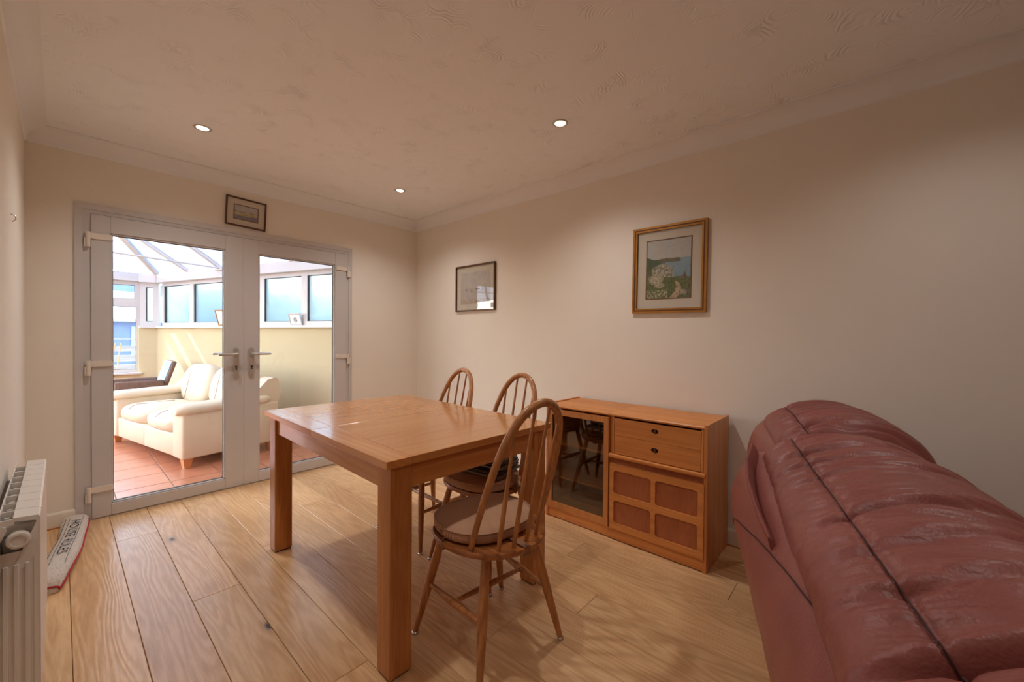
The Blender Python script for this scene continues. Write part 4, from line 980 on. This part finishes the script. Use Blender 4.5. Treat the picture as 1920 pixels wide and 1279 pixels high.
# back cushions
cush_prof = [(0.16, 0.52), (0.085, 0.60), (0.05, 0.68), (0.018, 0.755), (0.010, 0.81), (0.035, 0.852), (0.088, 0.884), (0.150, 0.909), (0.225, 0.922), (0.300, 0.914), (0.370, 0.882), (0.425, 0.825), (0.455, 0.74), (0.460, 0.62), (0.440, 0.48), (0.30, 0.46)]
SEAMV = 6/15
def ridge(x): return max(0.0, 1-abs(x)*5.0)
def cushion(s0, s1, dz, dt, pinches, seed, name, crown=0.0):
    Ln = s1-s0
    def fn(u, v, lift=0.0):
        s = s0+Ln*u; q = interp(cush_prof, v)
        e0, e1 = u*Ln, (1-u)*Ln
        k = 1.0
        for e, r in ((e0, 0.09), (e1, 0.09)): k *= 1-max(0, 1-e/r)**2.4*0.36
        c = Vector((0.23, 0.68)); p = c+(q-c)*k
        z = p.y+dz+crown*math.sin(PI*u)*max(0, (q.y-0.7)/0.22); t = p.x+dt
        q2 = interp(cush_prof, min(1, v+0.01)); q1 = interp(cush_prof, max(0, v-0.01)); d = (q2-q1).normalized(); nrm = Vector((-d.y, d.x))
        dv_ = v-SEAMV; h = lift
        warp = s+0.035*fbm((s*3, v*4, seed))+0.16*dv_*math.sin(s*4.2+seed)
        top = 1.0 if dv_ > 0 else max(0.0, 1+dv_*7)
        wr = -0.0070*ridge(noise.noise(Vector((warp*15, v*1.5, seed))))-0.0042*ridge(noise.noise(Vector((warp*34, v*2.6, seed+5))))+0.0045*noise.noise(Vector((warp*22, v*2.0, seed+3)))-0.0014*ridge(noise.noise(Vector((warp*75, v*5, seed+7))))
        h += wr*top*max(0, 1-abs(dv_)*1.6)
        h += (0.009 if dv_ > 0 else 0.004)*fbm((s*4, v*5, seed+9), 2)
        h -= 0.0055*math.exp(-(dv_/0.009)**2)
        for ps, amp, slope in pinches:
            ctr = ps+slope*dv_+1.5*slope*dv_*dv_
            wdt = 0.008+0.05*abs(dv_)
            fall = math.exp(-abs(dv_)*(4.5 if dv_ > 0 else 16))
            h -= 1.35*amp*math.exp(-((s-ctr)/wdt)**2)*fall
            h += amp*0.45*math.exp(-((s-ctr-wdt*2.0)/(wdt*1.5))**2)*fall
        return Vector((s, -(t+nrm.x*h), z+nrm.y*h))
    return MB().grid(fn, 300, 190, caps=True).build(name, 'leather', sf, smooth=120, fix=True), fn
near, fnn = cushion(SN, SD-0.01, 0.0, 0.0, [(-0.90, 0.008, 0.10), (-1.05, 0.013, 0.18), (-1.16, 0.012, 0.10), (-1.27, 0.009, 0.15), (-1.50, 0.016, 0.22), (-1.63, 0.009, 0.2), (-1.74, 0.010, 0.15), (-1.865, 0.034, 0.06), (-1.93, 0.020, 0.10)], 1.7, 'back_cushion')
far, fnf = cushion(SD+0.012, SFAR, 0.010, 0.055, [(-0.72, 0.010, 0.15), (-0.55, 0.008, 0.1), (-0.36, 0.008, 0.05)], 6.1, 'back_cushion', 0.014)
for c_, f_ in ((near, fnn), (far, fnf)):
    MB().tube([f_(0.03+0.94*k/200, SEAMV, 0.0030) for k in range(201)], 0.0013, 6).build('seam', 'stitch', c_, smooth=80)
# folded flap tucked between shell and cushion
fp = [Vector(p) for p in ((-0.83, -0.004, 0.815), (-1.0, -0.030, 0.800), (-1.15, -0.034, 0.785), (-1.30, -0.026, 0.770), (-1.43, -0.010, 0.755))]
def flapf(u, v):
    x = u*(len(fp)-1); i = min(int(x), len(fp)-2); p = fp[i].lerp(fp[i+1], x-i); a = v*2*PI
    return Vector((p.x, -(p.y+0.007*math.cos(a)-0.012*math.sin(a)), p.z+0.030*math.sin(a)))
MB().grid(flapf, 30, 18, closed_v=True, caps=True).build('flap', 'leather', sf, smooth=60, fix=True)
# body: base, seat cushions, arms
MB().box((SN, -0.93, 0.05), (SFAR, -0.17, 0.30), 0.03, 3).build('base', 'leather', sf, smooth=50)
sm_ = (SN+SFAR)/2
for a, b in ((SN+0.005, SD-0.005), (SD+0.005, SFAR-0.005)):
    MB().pillow(((a+b)/2, -0.66, 0.385), (b-a, 0.60, 0.22), 4.5, 48, 20, lambda q: Vector((0, 0, 0.008*fbm((q.x*8, q.y*8, 2))))).build('seat_cushion', 'leather', sf, smooth=120)
for a, b in ((SN-0.25, SN-0.005), (SFAR+0.005, SFAR+0.13)):
    MB().pillow(((a+b)/2, -0.50, 0.315), (b-a, 0.92, 0.53), 5.0, 40, 26, lambda q: Vector((0, 0, 0.006*fbm((q.x*8, q.y*8, 5))))).build('arm', 'leather', sf, smooth=120)
for a in (SN-0.18, SFAR+0.02):
    for b in (-0.2, -0.85): MB().lathe([(0.02, 0), (0.026, 0.06)], 12, Matrix.Translation((a, b, 0))).build('foot', 'black', sf, smooth=40)

# ================================================================== CREAM SOFA IN THE CONSERVATORY
cs_dir = Vector((-0.197, 0.980, 0))
cs = thing('cream_sofa', (-1.885, 0.775, 0), math.atan2(cs_dir.y, cs_dir.x), label='cream leather two-seat sofa in the conservatory', cat='sofa')
CL_, CDp = 1.80, 0.84
MB().box((0.0, -CDp, 0.085), (0.21, 0.0, 0.50), 0.02, 3).build('arm', 'cream_leather', cs, smooth=50)
MB().box((CL_-0.21, -CDp, 0.085), (CL_, 0.0, 0.50), 0.02, 3).build('arm', 'cream_leather', cs, smooth=50)
MB().box((0.20, -CDp, 0.085), (CL_/2-0.001, -0.015, 0.29), 0.012, 2).build('front_panel', 'cream_leather', cs, smooth=50)
MB().box((CL_/2+0.001, -CDp, 0.085), (CL_-0.20, -0.015, 0.29), 0.012, 2).build('front_panel', 'cream_leather', cs, smooth=50)
for x0 in (0.0, CL_-0.21):
    def armpad(u, v, x0=x0):
        a = v*2*PI; y = 0.035-0.80*u; e = min(u, 1-u)*0.8; k = 0.72+0.28*min(1, e/0.06)
        cx, cz = x0+0.105, 0.515+0.02*u
        return Vector((cx+0.128*k*math.copysign(abs(math.cos(a))**0.7, math.cos(a)), y, cz+0.052*k*math.copysign(abs(math.sin(a))**0.8, math.sin(a))+0.003*fbm((y*14, a, x0))))
    MB().grid(armpad, 30, 28, closed_v=True, caps=True).build('arm_pad', 'cream_leather', cs, smooth=70, fix=True)
    MB().prism([(-CDp, 0.49), (-0.50, 0.49), (-0.60, 0.60), (-0.735, 0.735), (-0.80, 0.75), (-CDp, 0.74), (-CDp-0.03, 0.60)], 0, x0+0.015, x0+0.195).build('arm_wing', 'cream_leather', cs, fix=True)
def wrk(sd): return lambda q: Vector((0, 0.006*fbm((q.x*9, q.z*9, sd)), 0.010*fbm((q.x*12, q.y*7, sd))))
for a, b, sd_ in ((0.215, CL_/2-0.004, 1.0), (CL_/2+0.004, CL_-0.215, 4.0)):
    sc_ = MB().pillow(((a+b)/2, -0.29, 0.355), (b-a, 0.60, 0.20), 4.2, 44, 20, wrk(sd_)).build('seat_cushion', 'cream_leather', cs, smooth=120)
    MB().tube([((a+b)/2+0.03, 0.0-0.40*k/10, 0.456-0.05*max(0, 1-k/1.5)) for k in range(11)], 0.0025, 6).build('seam', 'mount_line', sc_)
    mt = Matrix.Translation(((a+b)/2, -0.66, 0.61)) @ Matrix.Rotation(math.radians(12), 4, 'X')
    bc = MB().pillow((0, 0, 0), (b-a+0.01, 0.24, 0.48), 3.6, 44, 26, wrk(sd_+2), mt).build('back_cushion', 'cream_leather', cs, smooth=120)
    MB().tube([mt @ Vector((0.08, 0.121+0.0*k, -0.2+0.36*k/10)) for k in range(11)], 0.002, 6).build('seam', 'mount_line', bc)
MB().box((0.10, -CDp-0.02, 0.085), (CL_-0.10, -0.70, 0.70), 0.03, 3).build('back_frame', 'cream_leather', cs, smooth=50)
for x in (0.06, CL_-0.06):
    for y in (-0.05, -CDp+0.06):
        loft(MB(), [[(x+dx*0.024, y+dy*0.024, 0.0) for dx, dy in ((-1,-1),(1,-1),(1,1),(-1,1))], [(x+dx*0.036, y+dy*0.036, 0.088) for dx, dy in ((-1,-1),(1,-1),(1,1),(-1,1))]]).build('foot', 'beech', cs, fix=True)

# ================================================================== WICKER ARMCHAIR
wk = thing('wicker_armchair', (-1.97, 3.32, 0), 0, label='brown wicker armchair with a pale blue woven back by the far window', cat='armchair')
for y in (-0.28, 0.26):
    MB().box((-0.20, y-0.03, 0.34), (0.26, y+0.03, 0.61), 0.02, 2).build('arm_panel', 'wicker', wk, smooth=50)
    for x in (-0.16, 0.2): MB().tube([(x, y, 0), (x, y, 0.36)], 0.025, 10).build('leg', 'wicker', wk, smooth=60)
MB().box((-0.22, -0.25, 0.30), (0.24, 0.23, 0.40), 0.02, 2).build('seat', 'wicker', wk, smooth=50)
lean = Matrix.Translation((0.21, 0, 0.40)) @ Matrix.Rotation(math.radians(17), 4, 'Y')
bk = MB().box((0.0, -0.28, -0.06), (0.045, 0.26, 0.47), 0.015, 2, lean).build('backrest', 'wicker', wk, smooth=50)
MB().box((-0.012, -0.255, 0.10), (0.0, 0.235, 0.455), 0.004, 1, lean).build('woven_panel', 'blue_weave', bk)

# ================================================================== PHOTO FRAMES ON THE SILL
def sill_frame(name, s, w_, h_, fmat, label, fn, rot):
    p = cw(s, -0.028, 1.3105)
    t = thing(name, p, math.atan2(CD.y, CD.x)+rot, label=label, cat='photo frame')
    lean = Matrix.Rotation(math.radians(-14), 4, 'X') @ Matrix(((-1,0,0,0),(0,0,1,0),(0,1,0,0),(0,0,0,1)))
    R_ = lambda x0, x1, a, b: [(x0, a), (x1, a), (x1, b), (x0, b)]
    fw = 0.012
    lift = Matrix.Translation((0, 0, 0.004))
    MB().plate(R_(-w_/2, w_/2, 0, h_), [R_(-w_/2+fw, w_/2-fw, fw, h_-fw)], 0, 0.010, lift @ lean).build('frame', fmat, t)
    MB().plate(R_(-w_/2+fw*0.8, w_/2-fw*0.8, fw*0.8, h_-fw*0.8), [], 0.0, 0.003, lift @ lean).build('mount', 'mount', t)
    picture_mesh('print', w_-2*fw-0.012, h_-2*fw-0.012, fn, t, lift @ lean @ Matrix.Translation((0, h_/2, 0.0042)), 30, 24)
    MB().box((-0.02, -0.05, 0.0), (0.02, -0.046, h_*0.5), mtx=Matrix.Translation((0, 0.0, 0.0))).build('easel_back', fmat, t)
def mono(u, v):
    n = fbm((u*5, v*5, 2)); d = (u-0.52)**2/0.04+(v-0.45)**2/0.12
    g = 0.85 if d > 1 else 0.22+0.3*(n+0.5)
    return (g, g, g)
def pale(u, v): g = 0.72+0.1*fbm((u*4, v*4, 1)); return (g, g*0.98, g*0.95)
sill_frame('photo_frame', 1.37, 0.20, 0.145, 'upvc', 'small white photo frame with a grey picture on the sill', mono, 0.0)
sill_frame('gilt_photo_frame', 2.79, 0.17, 0.215, 'frame_gold', 'gilt-edged photo frame on the sill beside the door stile', pale, 0.0)
